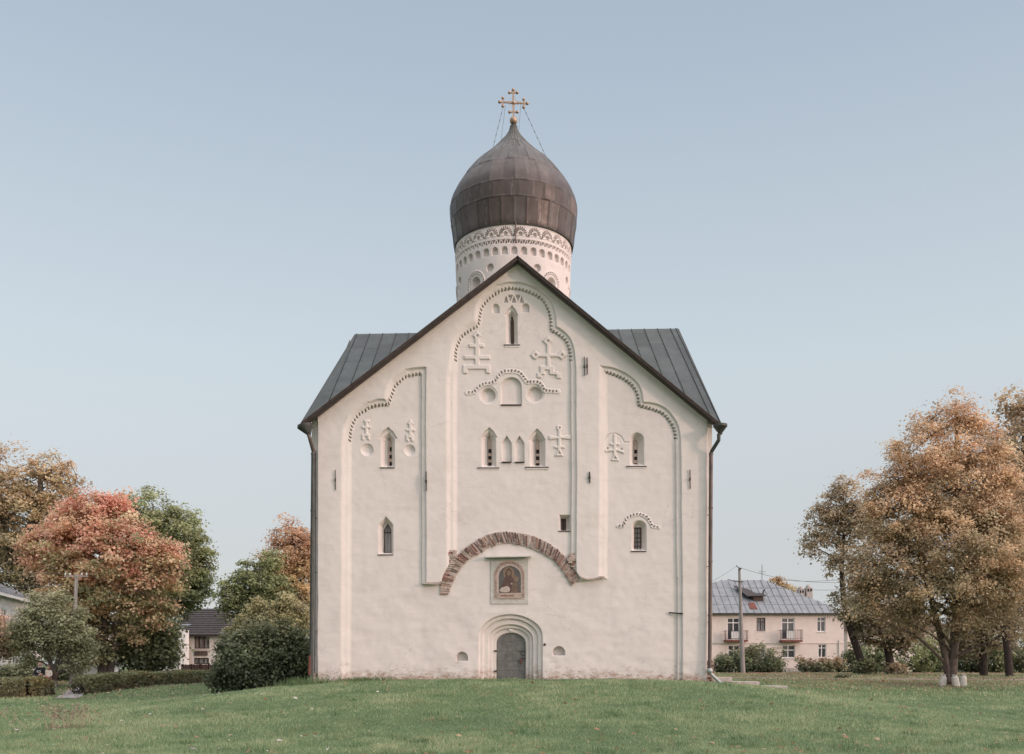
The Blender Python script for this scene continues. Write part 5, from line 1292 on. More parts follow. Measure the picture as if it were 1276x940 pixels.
for k, (u0, u1, v) in enumerate(((994,1001,731),(1003.5,1011,729))):
    cm = MB(); cxx = (X(u0,Dc)+X(u1,Dc))/2; hw_ = (X(u1,Dc)-X(u0,Dc))/2; zt = Z(v+4,Dc)
    cm.box(cxx-hw_, cxx+hw_, Dc-.5, Dc+.5, ze+.3, zt); cm.lathe((cxx, Dc, zt), [(hw_*.95,0),(hw_*.95,.12),(hw_*.7,.32),(.05,.45)], 10, False)
    co = cm.build('chimney', M['concrete'], rfo)
    for s in (-.45, .45): MB().box(cxx+hw_*s-.09, cxx+hw_*s+.09, Dc-.515, Dc-.503, zt-.45, zt-.12).build('flue', M['dark'], co)
q3 = Vector((X(949.5,Dr), Dr, Z(723.3,Dr))); am = MB(); top = Vector((q3.x, Dr, Z(704,Dr)))
am.bar(q3, top, .05, .05); am.bar(top+Vector((-.45,0,-.75)), top+Vector((.45,0,-.75)), .03, .03); am.bar(top+Vector((-.3,0,-.95)), top+Vector((.3,0,-.95)), .03, .03)
am.build('antenna', M['iron'], rfo)
xg = hx(1045); MB().tube([(xg, D-.09, hz_(830)), (xg, D-.09, hz_(798))], .05, 6).build('gas_pipe', M['pipe_pale'], hp)
# low pinkish house seen under the trees
D2_ = 118.0; u0, u1 = X(1056,D2_), X(1190,D2_); zt = Z(786,D2_); gz = g(u0, D2_)-.3
h2 = thing('house', 'low pinkish house glimpsed behind the leaning tree and trunks', 'house', ((u0+u1)/2, D2_, gz+.3))
hs_ = [(X(p,D2_), X(p+9,D2_), Z(815,D2_), Z(800,D2_)) for p in (1070,1092,1118,1150)]
m = MB(); wall_holes(m, u0, u1, gz, zt, hs_, D2_)
m.add([(u0,D2_,gz),(u0,D2_+8,gz),(u0,D2_+8,zt),(u0,D2_,zt)], [(0,3,2,1)]); m.add([(u1,D2_,gz),(u1,D2_+8,gz),(u1,D2_+8,zt),(u1,D2_,zt)], [(0,1,2,3)])
m.build('wall', M['house_pink'], h2)
for q in hs_: window(h2, *q, D2_, M['white_paint'], (.5,), ())
m = MB(); a_, b_ = (u0-.4,D2_-.4,zt), (u1+.4,D2_-.4,zt); c_, d_ = (u1-3,D2_+4,zt+2.4), (u0+3,D2_+4,zt+2.4); e_, f_ = (u0-.4,D2_+8.4,zt), (u1+.4,D2_+8.4,zt)
sheet_slope(m, a_, b_, c_, d_); m.add([e_, f_, c_, d_, a_, b_], [(0,1,2,3),(4,0,3),(5,2,1)]); m.build('roof', M['brown_paint'], h2)

# ---- tiled house on the left
D = 95.0; x0, x1 = hx(219.5), hx(303); ze = hz_(791); z0 = g(x0, D)-.3
ht = thing('house', 'pink and white two storey house with dark tiled roof', 'house', ((x0+x1)/2, D, g(x0, D)))
H = [(hx(242), hx(260.8), hz_(808.5), hz_(792.8)), (hx(241.6), hx(260.2), hz_(827.8), hz_(820)), (hx(276), hx(290), hz_(808.5), hz_(793))]
m = MB(); wall_holes(m, x0, hx(238.6), z0, ze, [], D)
m.add([(x0,D,z0),(x0,D+9,z0),(x0,D+9,ze),(x0,D,ze)], [(0,3,2,1)]); m.add([(x1,D,z0),(x1,D+9,z0),(x1,D+9,ze),(x1,D,ze)], [(0,1,2,3)])
m.build('wall', M['house_pink'], ht)
m = MB(); wall_holes(m, hx(238.6), x1, z0, ze, H, D); m.build('white_wall', M['house_white'], ht)
for i, q in enumerate(H): window(ht, *q, D, M['brown_paint'] if i != 1 else M['iron'], (.33,.66), (), 'curtain', .09)
lat = MB(); a_, b_, c_, d_ = hx(242), hx(259), hz_(817), hz_(811.5)
for k in range(7):
    cxx = a_+(b_-a_)*(k+.5)/7; rr_ = (b_-a_)/14*.9
    for j in range(10):
        t0, t1 = 2*math.pi*j/10, 2*math.pi*(j+1)/10; zc_ = (c_+d_)/2; lat.bar((cxx+rr_*math.cos(t0), D-.05, zc_+rr_*1.6*math.sin(t0)), (cxx+rr_*math.cos(t1), D-.05, zc_+rr_*1.6*math.sin(t1)), .05, .05, (0,1,0))
lat.bar((a_,D-.05,c_),(b_,D-.05,c_),.06,.05); lat.bar((a_,D-.05,d_),(b_,D-.05,d_),.06,.05)
lat.build('lattice_panel', M['brown_paint'], ht)
m = MB(); ov = .5; Dr = D+4.5; r0, r1 = (X(236,Dr), Dr, Z(758.5,Dr)), (X(283,Dr), Dr, Z(758.5,Dr))
E = [(x0-ov,D-ov,ze), (x1+ov,D-ov,ze), (x1+ov,D+9+ov,ze), (x0-ov,D+9+ov,ze)]
m.add(E+[r0, r1], [(0,1,5,4),(1,2,5),(2,3,4,5),(3,0,4),(3,2,1,0)])
# courses of tiles
for j in range(1, 12):
    f = j/12; A = Vector(E[0])+(Vector(r0)-Vector(E[0]))*f; B_ = Vector(E[1])+(Vector(r1)-Vector(E[1]))*f; m.bar(A+Vector((0,-.03,.03)), B_+Vector((0,-.03,.03)), .06, .05)
ro = m.build('roof', M['tile_roof'], ht)
MB().box(E[0][0]-.02, E[1][0]+.02, D-ov-.04, D-ov-.004, ze-.2, ze+.02).build('gutter', M['sill'], ro)
MB().box(X(278,Dr), X(280.5,Dr), Dr-.2, Dr+.2, r0[2]-.6, r0[2]+.35).build('chimney', M['concrete'], ro)
# annex, white with grey rows, left of it
D = 90.0; m = MB(); x0, x1 = hx(196), hx(222); z0 = g(x0,D)-.3; ze = hz_(784)
an = thing('outbuilding', 'narrow white outbuilding between the maple and tiled house', 'building', ((x0+x1)/2, D, z0+.3))
hh = [(hx(213), hx(221), hz_(819), hz_(815)), (hx(213), hx(221), hz_(806), hz_(797))]
wall_holes(m, x0, x1, z0, ze, hh, D)
m.add([(x0,D,ze),(x1,D,ze),(x1,D+3,ze),(x0,D+3,ze),(x1,D,z0),(x1,D+3,z0),(x0,D,z0),(x0,D+3,z0)], [(0,1,2,3),(1,4,5,2),(0,3,7,6)]); m.build('wall', M['house_white'], an)
for q in hh: window(an, *q, D, M['white_paint'], (.5,), (), 'curtain', .06, False)
m = MB(); m.add([(x0-.3,D-.3,ze+.02),(x1+.2,D-.3,ze+.02),(x1+.2,D+3.3,ze+.6),(x0-.3,D+3.3,ze+.6)], [(0,1,2,3)]); m.build('roof', M['blue_roof'], an)
# brown fence before the tiled house
D = 84.0; m = MB(); fx0, fx1 = hx(225.5), hx(268); fz0 = g(fx0,D)
fe = thing('fence', 'dark brown board fence before the tiled house', 'fence', (fx0, D, fz0))
n = 26
for k in range(n):
    a_ = fx0+(fx1-fx0)*k/n; m.box(a_+.008, a_+(fx1-fx0)/n-.008, D, D+.03, fz0-.05, hz_(828)-.02*(k%3))
m.build('board', M['fence_brown'], fe)['kind'] = 'stuff'
for k in range(4):
    a_ = fx0+(fx1-fx0)*(k+.1)/4; MB().box(a_, a_+.12, D+.035, D+.16, fz0-.05, hz_(827.6)).build('post', M['fence_brown'], fe)
# garage wall behind the maple
D = 72.0; m = MB(); x0, x1 = hx(88), hx(124); z0 = g(x0,D)-.2; zt = hz_(829)
ga = thing('garage', 'low whitewashed garage with dark doorway behind the small tree', 'garage', ((x0+x1)/2, D, z0+.2))
q = (hx(94), hx(103), z0, hz_(832)); wall_holes(m, x0, x1, z0, zt, [q], D, .2)
m.add([(x1,D,z0),(x1,D+4,z0),(x1,D+4,zt),(x1,D,zt),(x0,D,z0),(x0,D+4,z0),(x0,D+4,zt),(x0,D,zt)], [(0,1,2,3),(4,7,6,5),(3,2,6,7)]); m.build('wall', M['house_white'], ga)
MB().box(q[0], q[1], D+.14, D+.19, z0, q[3]).build('door', M['brown_paint'], ga)
MB().box(x0-.25, x1+.25, D-.3, D+4.2, zt+.01, zt+.14).build('roof', M['iron'], ga)
# white house at the left edge, its long side running away from the camera
p0, p1 = Vector((-36.4, 62, 0)), Vector((-42.3, 86.5, 0)); dr_ = (p1-p0).normalized(); nr_ = Vector((dr_.y, -dr_.x, 0)); L = (p1-p0).length
gz = g(-38, 70)-.3; ze = 7.15
hwh = thing('house', 'white two storey house with grey blue sheet roof at left edge', 'house', ((p0+p1)/2)+Vector((0,0,gz+.3)))
def hw_pt(s, z, o=0): return p0+dr_*s+nr_*o+Vector((0,0,z))
def s_of(u):
    k = (u-CX)/FOC; return (k*p0.y-p0.x)/(dr_.x-k*dr_.y)
def z_at(s, v): return Z(v, (p0+dr_*s).y)
wins = []
for (u0, u1, v0, v1) in ((1.5,9,758,774),(16,23.5,808,836),(33,39,772,788),(-12,-3,806,838)):
    s0, s1 = s_of(u0), s_of(u1); wins.append((s0, s1, z_at(s0, v1), z_at(s0, v0)))
m = MB(); xs_ = sorted({0, L, *[q[0] for q in wins], *[q[1] for q in wins]}); zs_ = sorted({gz, ze, *[q[2] for q in wins], *[q[3] for q in wins]})
for a_, b_ in zip(xs_[:-1], xs_[1:]):
    for c_, d_ in zip(zs_[:-1], zs_[1:]):
        if any(q[0] < (a_+b_)/2 < q[1] and q[2] < (c_+d_)/2 < q[3] for q in wins): continue
        m.add([hw_pt(a_,c_), hw_pt(b_,c_), hw_pt(b_,d_), hw_pt(a_,d_)], [(0,1,2,3)])
for a_, b_, c_, d_ in wins:
    v = [hw_pt(s,z,o) for o in (0,-.16) for s,z in ((a_,c_),(b_,c_),(b_,d_),(a_,d_))]; m.add(v, [(0,4,5,1),(1,5,6,2),(2,6,7,3),(3,7,4,0)])
for s in (0, L): m.add([hw_pt(s,gz), hw_pt(s,gz,-10), hw_pt(s,ze,-10), hw_pt(s,ze)], [(0,1,2,3)])
m.build('wall', M['house_white'], hwh)
for a_, b_, c_, d_ in wins:
    f = MB(); w_ = .09
    for (s0, s1, zz0, zz1) in ((a_,b_,c_,c_+w_),(a_,b_,d_-w_,d_),(a_,a_+w_*2,c_+w_,d_-w_),(b_-w_*2,b_,c_+w_,d_-w_),((a_+b_)/2-w_,(a_+b_)/2+w_,c_+w_,d_-w_)):
        f.hexa([hw_pt(s0,zz0,-.06), hw_pt(s1,zz0,-.06), hw_pt(s1,zz0,-.12), hw_pt(s0,zz0,-.12), hw_pt(s0,zz1,-.06), hw_pt(s1,zz1,-.06), hw_pt(s1,zz1,-.12), hw_pt(s0,zz1,-.12)])
    fo = f.build('window', M['white_paint'], hwh)
    MB().add([hw_pt(a_+.03,c_+.03,-.13), hw_pt(b_-.03,c_+.03,-.13), hw_pt(b_-.03,d_-.03,-.13), hw_pt(a_+.03,d_-.03,-.13)], [(0,1,2,3)]).build('pane', M['curtain'], fo)
m = MB(); sheet_slope(m, hw_pt(-.5,ze,.55), hw_pt(L+.5,ze,.55), hw_pt(L-4,ze+2.6,-5), hw_pt(4,ze+2.6,-5))
m.add([hw_pt(L+.5,ze,.55), hw_pt(L+.5,ze,-10.5), hw_pt(L-4,ze+2.6,-5), hw_pt(-.5,ze,.55), hw_pt(-.5,ze,-10.5), hw_pt(4,ze+2.6,-5)], [(0,1,2),(3,5,4),(4,5,2,1),(0,3,4,1)])
ro = m.build('roof', M['blue_roof'], hwh)
m = MB(); m.bar(hw_pt(-.5,ze-.14,.5), hw_pt(L+.5,ze-.14,.5), .16, .22); m.build('cornice', M['white_paint'], hwh)
for i, (u, v, rx, ry, lb) in enumerate(((4,842,16,12,'green garden shrub under the white house windows'),(30,838,14,12,'leafy garden shrub left of the seated couple'),(80,842,12,12,'dark garden shrub between small tree and pale pole'))):
    bush('shrub', lb, 56+i, [(u,v,rx,ry),(u-8,v+4,rx*.7,ry*.7)], 70, 42, .12, .4, [(0,(.07,.08,.045)),(1,(.17,.18,.10))], seed=60+i, group='garden shrubs behind the left hedge')
# ------------------------------------------------------------------ poles and wires
D = 86.0; px0, px1 = X(926,D), X(921.3,D); zb_ = g(px0,D); zt = Z(709,D)
up_ = thing('utility_pole', 'grey concrete utility pole before the pink house', 'utility pole', (px0, D, zb_))
A, B_ = Vector((px0,D,zb_-.3)), Vector((px1,D,zt))
MB().tube([A, A+(B_-A)*.5, B_], [.21,.165,.11], 10).build('pole', M['pole'], up_, True)
m = MB(); c = A+(B_-A)*.872; m.bar(c+Vector((-1.1,-.12,.28)), c+Vector((-.55,-.12,.10)), .05, .05); m.bar(c+Vector((-.55,-.12,.10)), c+Vector((.35,-.12,.05)), .06, .06)
m.bar(B_+Vector((0,-.1,-.05)), B_+Vector((-.3,-.1,.30)), .05, .05); m.bar(B_+Vector((0,-.1,.02)), B_+Vector((.12,-.1,-.02)), .22, .14)
m.build('lamp_bracket', M['iron'], up_)
pw = [(B_+Vector((-.28,0,.22))), c+Vector((.1,-.1,.1))]
D = 50.0; qx0, qx1 = X(88.5,D), X(95.5,D); qz = g(qx0,D)
lp = thing('utility_pole', 'pale wooden pole standing beside the asphalt path at left', 'utility pole', (qx0, D, qz))
A2, B2 = Vector((qx0,D,qz-.3)), Vector((qx1,D,Z(716,D)))
MB().tube([A2, A2+(B2-A2)*.5, B2], [.125,.105,.085], 10).build('pole', M['pole_pale'], lp, True)
MB().bar(B2+Vector((-.6,-.08,-.10)), B2+Vector((.6,-.08,-.10)), .055, .06).build('crossarm', M['pole_pale'], lp)
for dx in (-.55,-.3,.3,.55): MB().lathe(B2+Vector((dx,-.08,-.06)), [(.02,0),(.045,.04),(.045,.09),(.02,.13)], 8).build('insulator', M['white_paint'], lp)
def wire(label, a, b, sag, group=None, r=.011):
    a, b = Vector(a), Vector(b); n = 24
    pts = [a+(b-a)*(k/n)-Vector((0,0,sag*4*(k/n)*(1-k/n))) for k in range(n+1)]
    m = MB(); m.tube(pts, r, 5); o = m.build('power_line', M['wire'], None, loc=a); tag(o, label, 'power line', group)
wire('upper power line from the pale pole toward the left edge', B2+Vector((-.55,-.08,.05)), (-34, 47, 7.2), .3)
wire('lower power line from the pale pole toward the left edge', B2+Vector((-.3,-.08,-.55)), (-34, 47.5, 6.0), .3)
wire('power line from the pale pole passing right before the maple', B2+Vector((.55,-.08,.05)), (X(262,80), 80, Z(748,80)), .5)
wire('power line from the top of grey pole rightward over the house roof', pw[0], (X(1100,84), 84, Z(719,84)), .9, r=.016)
wire('lower power line above pink house chimneys joining the leaning tree', (X(975,100), 100, Z(731,100)), (X(1110,80), 80, Z(726,80)), .5, r=.016)
wire('upper power line above pink house chimneys reaching the right hand trees', (X(975,100), 100, Z(723,100)), (X(1110,80), 80, Z(712,80)), .4, r=.016)
wire('power line from grey pole top leftward behind the church', pw[0], (X(840,70), 70, Z(742,70)), .3, r=.014)
# ------------------------------------------------------------------ concrete slabs by the right corner
for i, (u0, u1, v0, v1, y, dp, lb) in enumerate(((884,913.5,844.5,851,38.6,1.3,'topmost concrete slab of three beside the church right corner'),
        (911,946,849.5,857,37.6,1.0,'middle concrete slab of three stepping down from the church'),
        (945.5,981,854.8,860.5,37.0,.9,'lowest and farthest right of three concrete slabs'))):
    m = MB(); xa, xb = X(u0,y), X(u1,y); za, zb_ = Z(v1,y)-.25, Z(v0,y)
    m.box(xa, xb, y, y+dp, za, zb_)
    o = m.build('concrete_slab', M['concrete'], None, bevel=.02, loc=((xa+xb)/2, y+dp/2, za)); o.rotation_euler = (0, R(.6*(i-1)), R((-3,2,4)[i])); tag(o, lb, 'slab', 'concrete slabs by the church corner')
# ------------------------------------------------------------------ white sacks at the foot of the big tree
def sack(u, v0, v1, y, wpx, lean, lb, seed):
    r = random.Random(seed); ppm = FOC/y; x = X(u,y); z0 = g(x,y); hgt = max((v1-v0)/ppm, .6); w_ = wpx/ppm/2
    t = thing('sack', lb, 'sack', (x, y, z0), 'white sacks at the tree foot'); n = 16; V = []; F = []
    prof = [(.0,.80),(.04,.96),(.2,1.03),(.45,1.0),(.70,.97),(.84,.86),(.90,.62),(.92,.50)]
    for i, (h, s) in enumerate(prof):
        for k in range(n):
            a = 2*math.pi*k/n; sq = 1/(abs(math.cos(a))**4+abs(math.sin(a))**4)**.25; rad = w_*s*(.72+.28*sq)*(1+.07*math.sin(3*a+seed+h*5)+r.uniform(-.03,.03))
            V.append((x+rad*math.cos(a)+lean*h*hgt, y+rad*.72*math.sin(a), z0+h*hgt+.012*math.sin(5*a+h*9)))
    for i in range(len(prof)-1):
        for k in range(n): F.append((i*n+k, i*n+(k+1)%n, (i+1)*n+(k+1)%n, (i+1)*n+k))
    m = MB(); m.add(V, F+[tuple(range(n-1,-1,-1))]); m.build('bag', M['sack'], t, True)
    m = MB(); zt = z0+.89*hgt; cx_ = x+lean*.9*hgt; V = []; F = []
    for i, (h, s) in enumerate(((-.02,.50),(.02,.44),(.06,.60),(.10,.70))):
        for k in range(n):
            a = 2*math.pi*k/n; rad = w_*s*(1+.25*math.sin(4*a+seed)*(i > 1)); V.append((cx_+rad*math.cos(a), y+rad*.6*math.sin(a), zt+h+.03*math.sin(3*a+seed)*(i > 1)))
    for i in range(3):
        for k in range(n): F.append((i*n+k, i*n+(k+1)%n, (i+1)*n+(k+1)%n, (i+1)*n+k))
    m.add(V, F); m.build('tied_neck', M['sack'], t, True)
    MB().tube([(cx_+w_*.50*math.cos(2*math.pi*k/10), y+w_*.34*math.sin(2*math.pi*k/10), zt+.015) for k in range(11)], .012, 5).build('tie', M['iron'], t)
sack(1173.5,847,858.5,50.5,9,.16,'squat white sack standing alone left of the twin trunk',1)
sack(1191.5,844,856.5,50.2,9,-.12,'white sack touching the right side of the twin trunk',2)
sack(1200,844,856.5,50.4,9,.02,'white sack on the outside right of the pair by the trunk',3)
# ------------------------------------------------------------------ couple on a bench behind the hedge
D = 48.5
bx = X(52,D); bz = g(bx,D)
bench = thing('bench', 'simple wooden bench hidden behind the hedge under the seated couple', 'bench', (bx, D+.25, bz))
m = MB(); m.box(bx-.62, bx+.62, D+.02, D+.42, bz+.43, bz+.47); m.build('seat', M['old_wood'], bench, bevel=.008)
MB().box(bx-.62, bx+.62, D+.44, D+.47, bz+.55, bz+.85).build('backrest', M['old_wood'], bench, bevel=.008)
for s in (-.5, .5): MB().box(bx+s-.04, bx+s+.04, D+.06, D+.44, bz-.05, bz+.428).build('leg', M['concrete'], bench)
MS = {k: simple('cloth_'+k, c, rough=.9, bmp=.004) for k, c in dict(black=(.022,.022,.025), cream=(.62,.55,.48), pink=(.52,.20,.22), jeans=(.06,.07,.10), hair=(.035,.028,.024), hair_light=(.16,.10,.06), shoe=(.05,.04,.04)).items()}
skin = simple('skin', (.52,.34,.26), (.46,.29,.22), 6, .6, bmp=0); MS['print'] = simple('pale_print', (.62,.62,.60), bmp=0)
def skinned(name, chains, mat, parent, sub=1):
    """chains: lists of (x,y,z,r); shared points are welded by position"""
    off = origin(parent) if parent else Vector((0,0,0)); V = []; idx = {}; E = []; Rr = []
    for ch in chains:
        prev = None
        for (x,y,z,r) in ch:
            k = (round(x,3),round(y,3),round(z,3))
            if k not in idx: idx[k] = len(V); V.append(Vector((x,y,z))-off); Rr.append(r)
            if prev is not None and prev != idx[k]: E.append((prev, idx[k]))
            prev = idx[k]
    me = bpy.data.meshes.new(name); me.from_pydata([tuple(v) for v in V], E, []); o = link(name, me, parent)
    sk = o.modifiers.new('skin', 'SKIN'); sk.use_smooth_shade = True
    for i, d in enumerate(me.skin_vertices[0].data): d.radius = (Rr[i], Rr[i]); d.use_root = (i == 0)
    sb_ = o.modifiers.new('sub', 'SUBSURF'); sb_.levels = sub; sb_.render_levels = sub; me.materials.append(mat); return o
def person(label, x, y, zs, sc, top, bottom, hair, long_hair, lean, handpose, prnt=False, turn=0):
    """seated facing the lawn (-y); zs = seat height"""
    t = thing('person', label, 'person', (x, y, zs-.45))
    f = lambda a,b,c: (x+(a*math.cos(turn)-b*math.sin(turn))*sc+lean*c*sc, y+(a*math.sin(turn)+b*math.cos(turn))*sc, zs+c*sc)
    q = lambda a,b,c,r: (*f(a,b,c), r*sc)
    pel = q(0,.05,.10,.13); ch = q(0,.06,.42,.145); nk = q(0,.05,.58,.058); nk2 = q(0,.035,.645,.05)
    hl, hr = handpose
    def arm(s, hnd):
        sh = q(.175*s,.06,.52,.062); el = q(.255*s,-.02,.25,.047); wr = q(hnd[0]*s,hnd[1],hnd[2],.028); return sh, el, wr
    chains = [[pel, ch, nk, nk2, q(0,.02,.70,.07), q(0,.015,.76,.088), q(0,.02,.82,.078)]]
    sl_ = []
    for s, hn in ((-1,hl),(1,hr)):
        sh, el, wr = arm(s, hn); pm = q(hn[0]*s-.03*s,hn[1]-.06,hn[2]-.01,.03)
        chains.append([ch, sh, el, wr, pm]); sl_.append((sh, el, wr))
        for k in range(4): 
            ox = (-.03+.02*k); chains.append([pm, q(hn[0]*s-.05*s,hn[1]-.09,hn[2]+.015-.018*k,.011), q(hn[0]*s-.085*s+.004*abs(k-1.5),hn[1]-.105,hn[2]+.01-.018*k,.009), q(hn[0]*s-.105*s,hn[1]-.09,hn[2]+.005-.018*k,.008)])
        chains.append([wr, q(hn[0]*s-.03*s,hn[1]-.05,hn[2]+.04,.012), q(hn[0]*s-.055*s,hn[1]-.08,hn[2]+.05,.010)])
        chains.append([pel, q(.09*s,0,.09,.095), q(.12*s,-.42,.12,.065), q(.12*s,-.45,-.32,.045), q(.12*s,-.47,-.40,.04), q(.12*s,-.60,-.42,.033)])
    # nose and ears
    chains.append([q(0,.015,.76,.088), q(0,-.085,.745,.018)]); 
    for s in (-1,1): chains.append([q(0,.015,.76,.088), q(.088*s,.025,.755,.02)])
    skinned('body', chains, skin, t, 2)
    g_ = lambda p, k: (*p[:3], p[3]*k)
    torso = [[q(0,.05,.04,.155), q(0,.05,.20,.15), g_(ch,1.12), q(0,.052,.565,.08)]]
    for sh, el, wr in sl_: torso.append([g_(ch,1.12), g_(sh,1.2), g_(el,1.3), (*wr[:3], .042*sc)])
    tp = skinned('top', torso, MS[top], t, 2)
    tr = []
    for s in (-1,1): tr.append([q(0,.05,.06,.15), q(.09*s,0,.09,.11), q(.12*s,-.42,.12,.085), q(.12*s,-.45,-.30,.065)])
    skinned('trousers', tr, MS[bottom], t, 2)
    for s in (-1,1): skinned('shoe', [[q(.12*s,-.45,-.41,.05), q(.12*s,-.55,-.425,.045), q(.12*s,-.66,-.43,.036)]], MS['shoe'], t, 1)
    hm = MB(); c = Vector(f(0,.04,.80)); hm.ball(c, .098*sc, 9, .95); 
    if long_hair: hm.tube([f(0,.08,.84), f(0,.12,.74), f(0,.13,.60), f(0,.12,.48)], [.08*sc,.10*sc,.085*sc,.05*sc], 10)
    hm.build('hair', MS[hair], t, True)
    for s in (-1,1): MB().ball(Vector(f(.032*s,-.068,.772)), .011*sc, 5).build('eye', MS['black'], t)
    MB().obox(f(0,-.078,.71), (.022*sc,0,0), (0,.006,0), (0,0,.005)).build('mouth', MS['pink'], t)
    if prnt:
        m = MB(); w_ = .085*sc
        for (a,b,c_,d) in ((-w_,w_,.40,.425),(-w_,w_,.33,.355),(-w_,-w_*.72,.355,.40),(w_*.72,w_,.355,.40)): m.hexa([f(a/sc,-.118,c_), f(b/sc,-.118,c_), f(b/sc,-.10,c_), f(a/sc,-.10,c_), f(a/sc,-.118,d), f(b/sc,-.118,d), f(b/sc,-.10,d), f(a/sc,-.10,d)])
        m.build('chest_print', MS['print'], t)
    return t
person('person in black sweatshirt with pale chest print sitting behind the hedge', X(47.3,D), D+.2, bz+.47, 1.06, 'black', 'jeans', 'hair', False, 0, ((.17,-.20,.16),(.16,-.18,.24)), True)
person('person in cream top and pink trousers sitting right of the one in black', X(56.8,D), D+.2, bz+.47, .80, 'cream', 'pink', 'hair_light', True, .05, ((.12,-.22,.14),(.10,-.22,.14)))
# ------------------------------------------------------------------ dry weed on the near lawn
wx_, wy_ = X(75,23), 23.0
wd = thing('weed', 'dry branching weed stalks standing on the lawn at left', 'weed', (wx_, wy_, g(wx_,wy_)))
r = np.random.default_rng(77); m = MB(); lp_ = []
for k in range(26):
    a = r.normal(0,.45); bx_ = wx_+a*.8; by_ = wy_+r.normal(0,.2); h = r.uniform(.35,.8)*(1-.3*min(abs(a),1)); tx = bx_+a*.3+r.normal(0,.08); z = g(bx_,by_)
    p1_ = np.array((bx_,by_,z)); p2_ = np.array((tx,by_+r.normal(0,.08),z+h)); m.tube([p1_, p1_+(p2_-p1_)*.5+r.normal(0,.02,3), p2_], [.006,.005,.003], 4)
    for j in range(4):
        f = r.uniform(.4,1); q = p1_+(p2_-p1_)*f; e = q+np.array((r.normal(0,.10), r.normal(0,.06), r.uniform(.04,.14))); m.tube([q, e], [.004,.002], 4); lp_ += [e+r.normal(0,.015,3) for _ in range(5)]
    for j in range(8): lp_.append(np.array((bx_+r.normal(0,.15), by_+r.normal(0,.1), z+abs(r.normal(0,.07)))))
m.build('stalk', simple('dry_stalk', (.42,.34,.25), rough=.9, bmp=0), wd)['kind'] = 'stuff'
lp_ = np.array(lp_); leaf_cloud('leaves', lp_, np.tile([0,-.3,1.], (len(lp_),1)), .045, np.clip(np.array((.30,.25,.17))*r.uniform(.6,1.3,(len(lp_),1)), 0, 1), wd, seed=3)
for i, (u, v, lb) in enumerate(((378,850,'tall grass and weeds at the church left corner foot'),(452,852,'leafy weed patch against the church wall foot at left'))):
    y = 36.1 if i else 35.6; x = X(u,y); n = 420; r = np.random.default_rng(80+i)
    b0 = np.column_stack([x+r.normal(0,.55,n), y+r.normal(0,.18,n)]); z = G(b0[:,0], b0[:,1]); h = r.uniform(.12,.42 if i == 0 else .24,n); ln = r.normal(0,.12,(n,2)); w_ = r.uniform(.008,.02,n)
    V = np.stack([np.column_stack([b0[:,0]-w_, b0[:,1], z-.02]), np.column_stack([b0[:,0]+w_, b0[:,1], z-.02]), np.column_stack([b0[:,0]+ln[:,0], b0[:,1]+ln[:,1], z+h])], 1).reshape(-1,3)
    col = np.repeat(np.clip(np.array((.13,.19,.085))*r.uniform(.7,1.4,(n,1)), 0, 1), 3, 0)
    o = np_mesh('weeds', V, np.arange(3*n).reshape(n,3), M['grass'], None, col, loc=(x,y,g(x,y))); tag(o, lb, 'weeds')
# ------------------------------------------------------------------ grass and fallen leaves
def on_path(x, y):
    k = np.zeros(x.shape, bool)
    k |= (np.abs(x) < 7.8) & (y > 36.75) & (y < 56)
    t = np.interp(y, [41.2,45,50,58,70], [-19.2,-20.6,-22,-22.5,-22]); k |= (np.abs(x-t) < .75) & (y > 40.8) & (y < 70)
    tp = np.interp(x, [-2,12,20,27,36,60], [66.5,65,63,61,60,60]); k |= (np.abs(y-tp) < 1.5) & (x > -2)
    return k
def grass(n, y0, y1, h0, h1, w0, w1, seed, pw_):
    r = np.random.default_rng(seed); u = r.random(n)
    y = (y0**(1-pw_)+(y1**(1-pw_)-y0**(1-pw_))*u)**(1/(1-pw_)); x = r.uniform(-1, 1, n)*(.555*y+1.6)
    k = ~on_path(x, y); x, y = x[k], y[k]; n = len(x); z = G(x, y)
    f = (y-y0)/(y1-y0); pn = fbm(x+300, y+300, 2.6, 91, 3); pn2 = vnoise(x+300, y+300, .55, 95)
    h = (h0+(h1-h0)*f)*r.uniform(.55,1.35,n)*(1+.35*pn+.35*pn2); w_ = (w0+(w1-w0)*f)*r.uniform(.7,1.3,n); a = r.uniform(0, 2*math.pi, n)
    ln = r.normal(0, .55, (n,2))*h[:,None]; ca, sa = np.cos(a)*w_, np.sin(a)*w_*.6
    V = np.stack([np.column_stack([x-ca, y-sa, z-.01]), np.column_stack([x+ca, y+sa, z-.01]), np.column_stack([x+ln[:,0], y+ln[:,1], z+np.maximum(h,.02)])], 1).reshape(-1,3)
    t = np.clip(.5+.22*pn+.2*pn2+r.normal(0,.28,n), 0, 1)
    col = pick([(0,(.085,.15,.077)),(.4,(.15,.235,.122)),(.75,(.23,.295,.155)),(1,(.36,.37,.23))], t)*r.uniform(.95,1.5,(n,1))
    return V, np.repeat(col, 3, 0)
parts_ = [grass(520000, 16, 40, .05, .065, .0065, .012, 1, 2.0), grass(150000, 38, 75, .08, .11, .016, .03, 2, 2.0)]
V = np.concatenate([q[0] for q in parts_]); Cc = np.concatenate([q[1] for q in parts_])
r = np.random.default_rng(123); nt_ = 420; cyy = 17/(1-r.random(nt_)*.60); cxx = r.uniform(-1,1,nt_)*(.55*cyy+1); kk = ~on_path(cxx, cyy); cxx, cyy = cxx[kk], cyy[kk]; per_ = 46
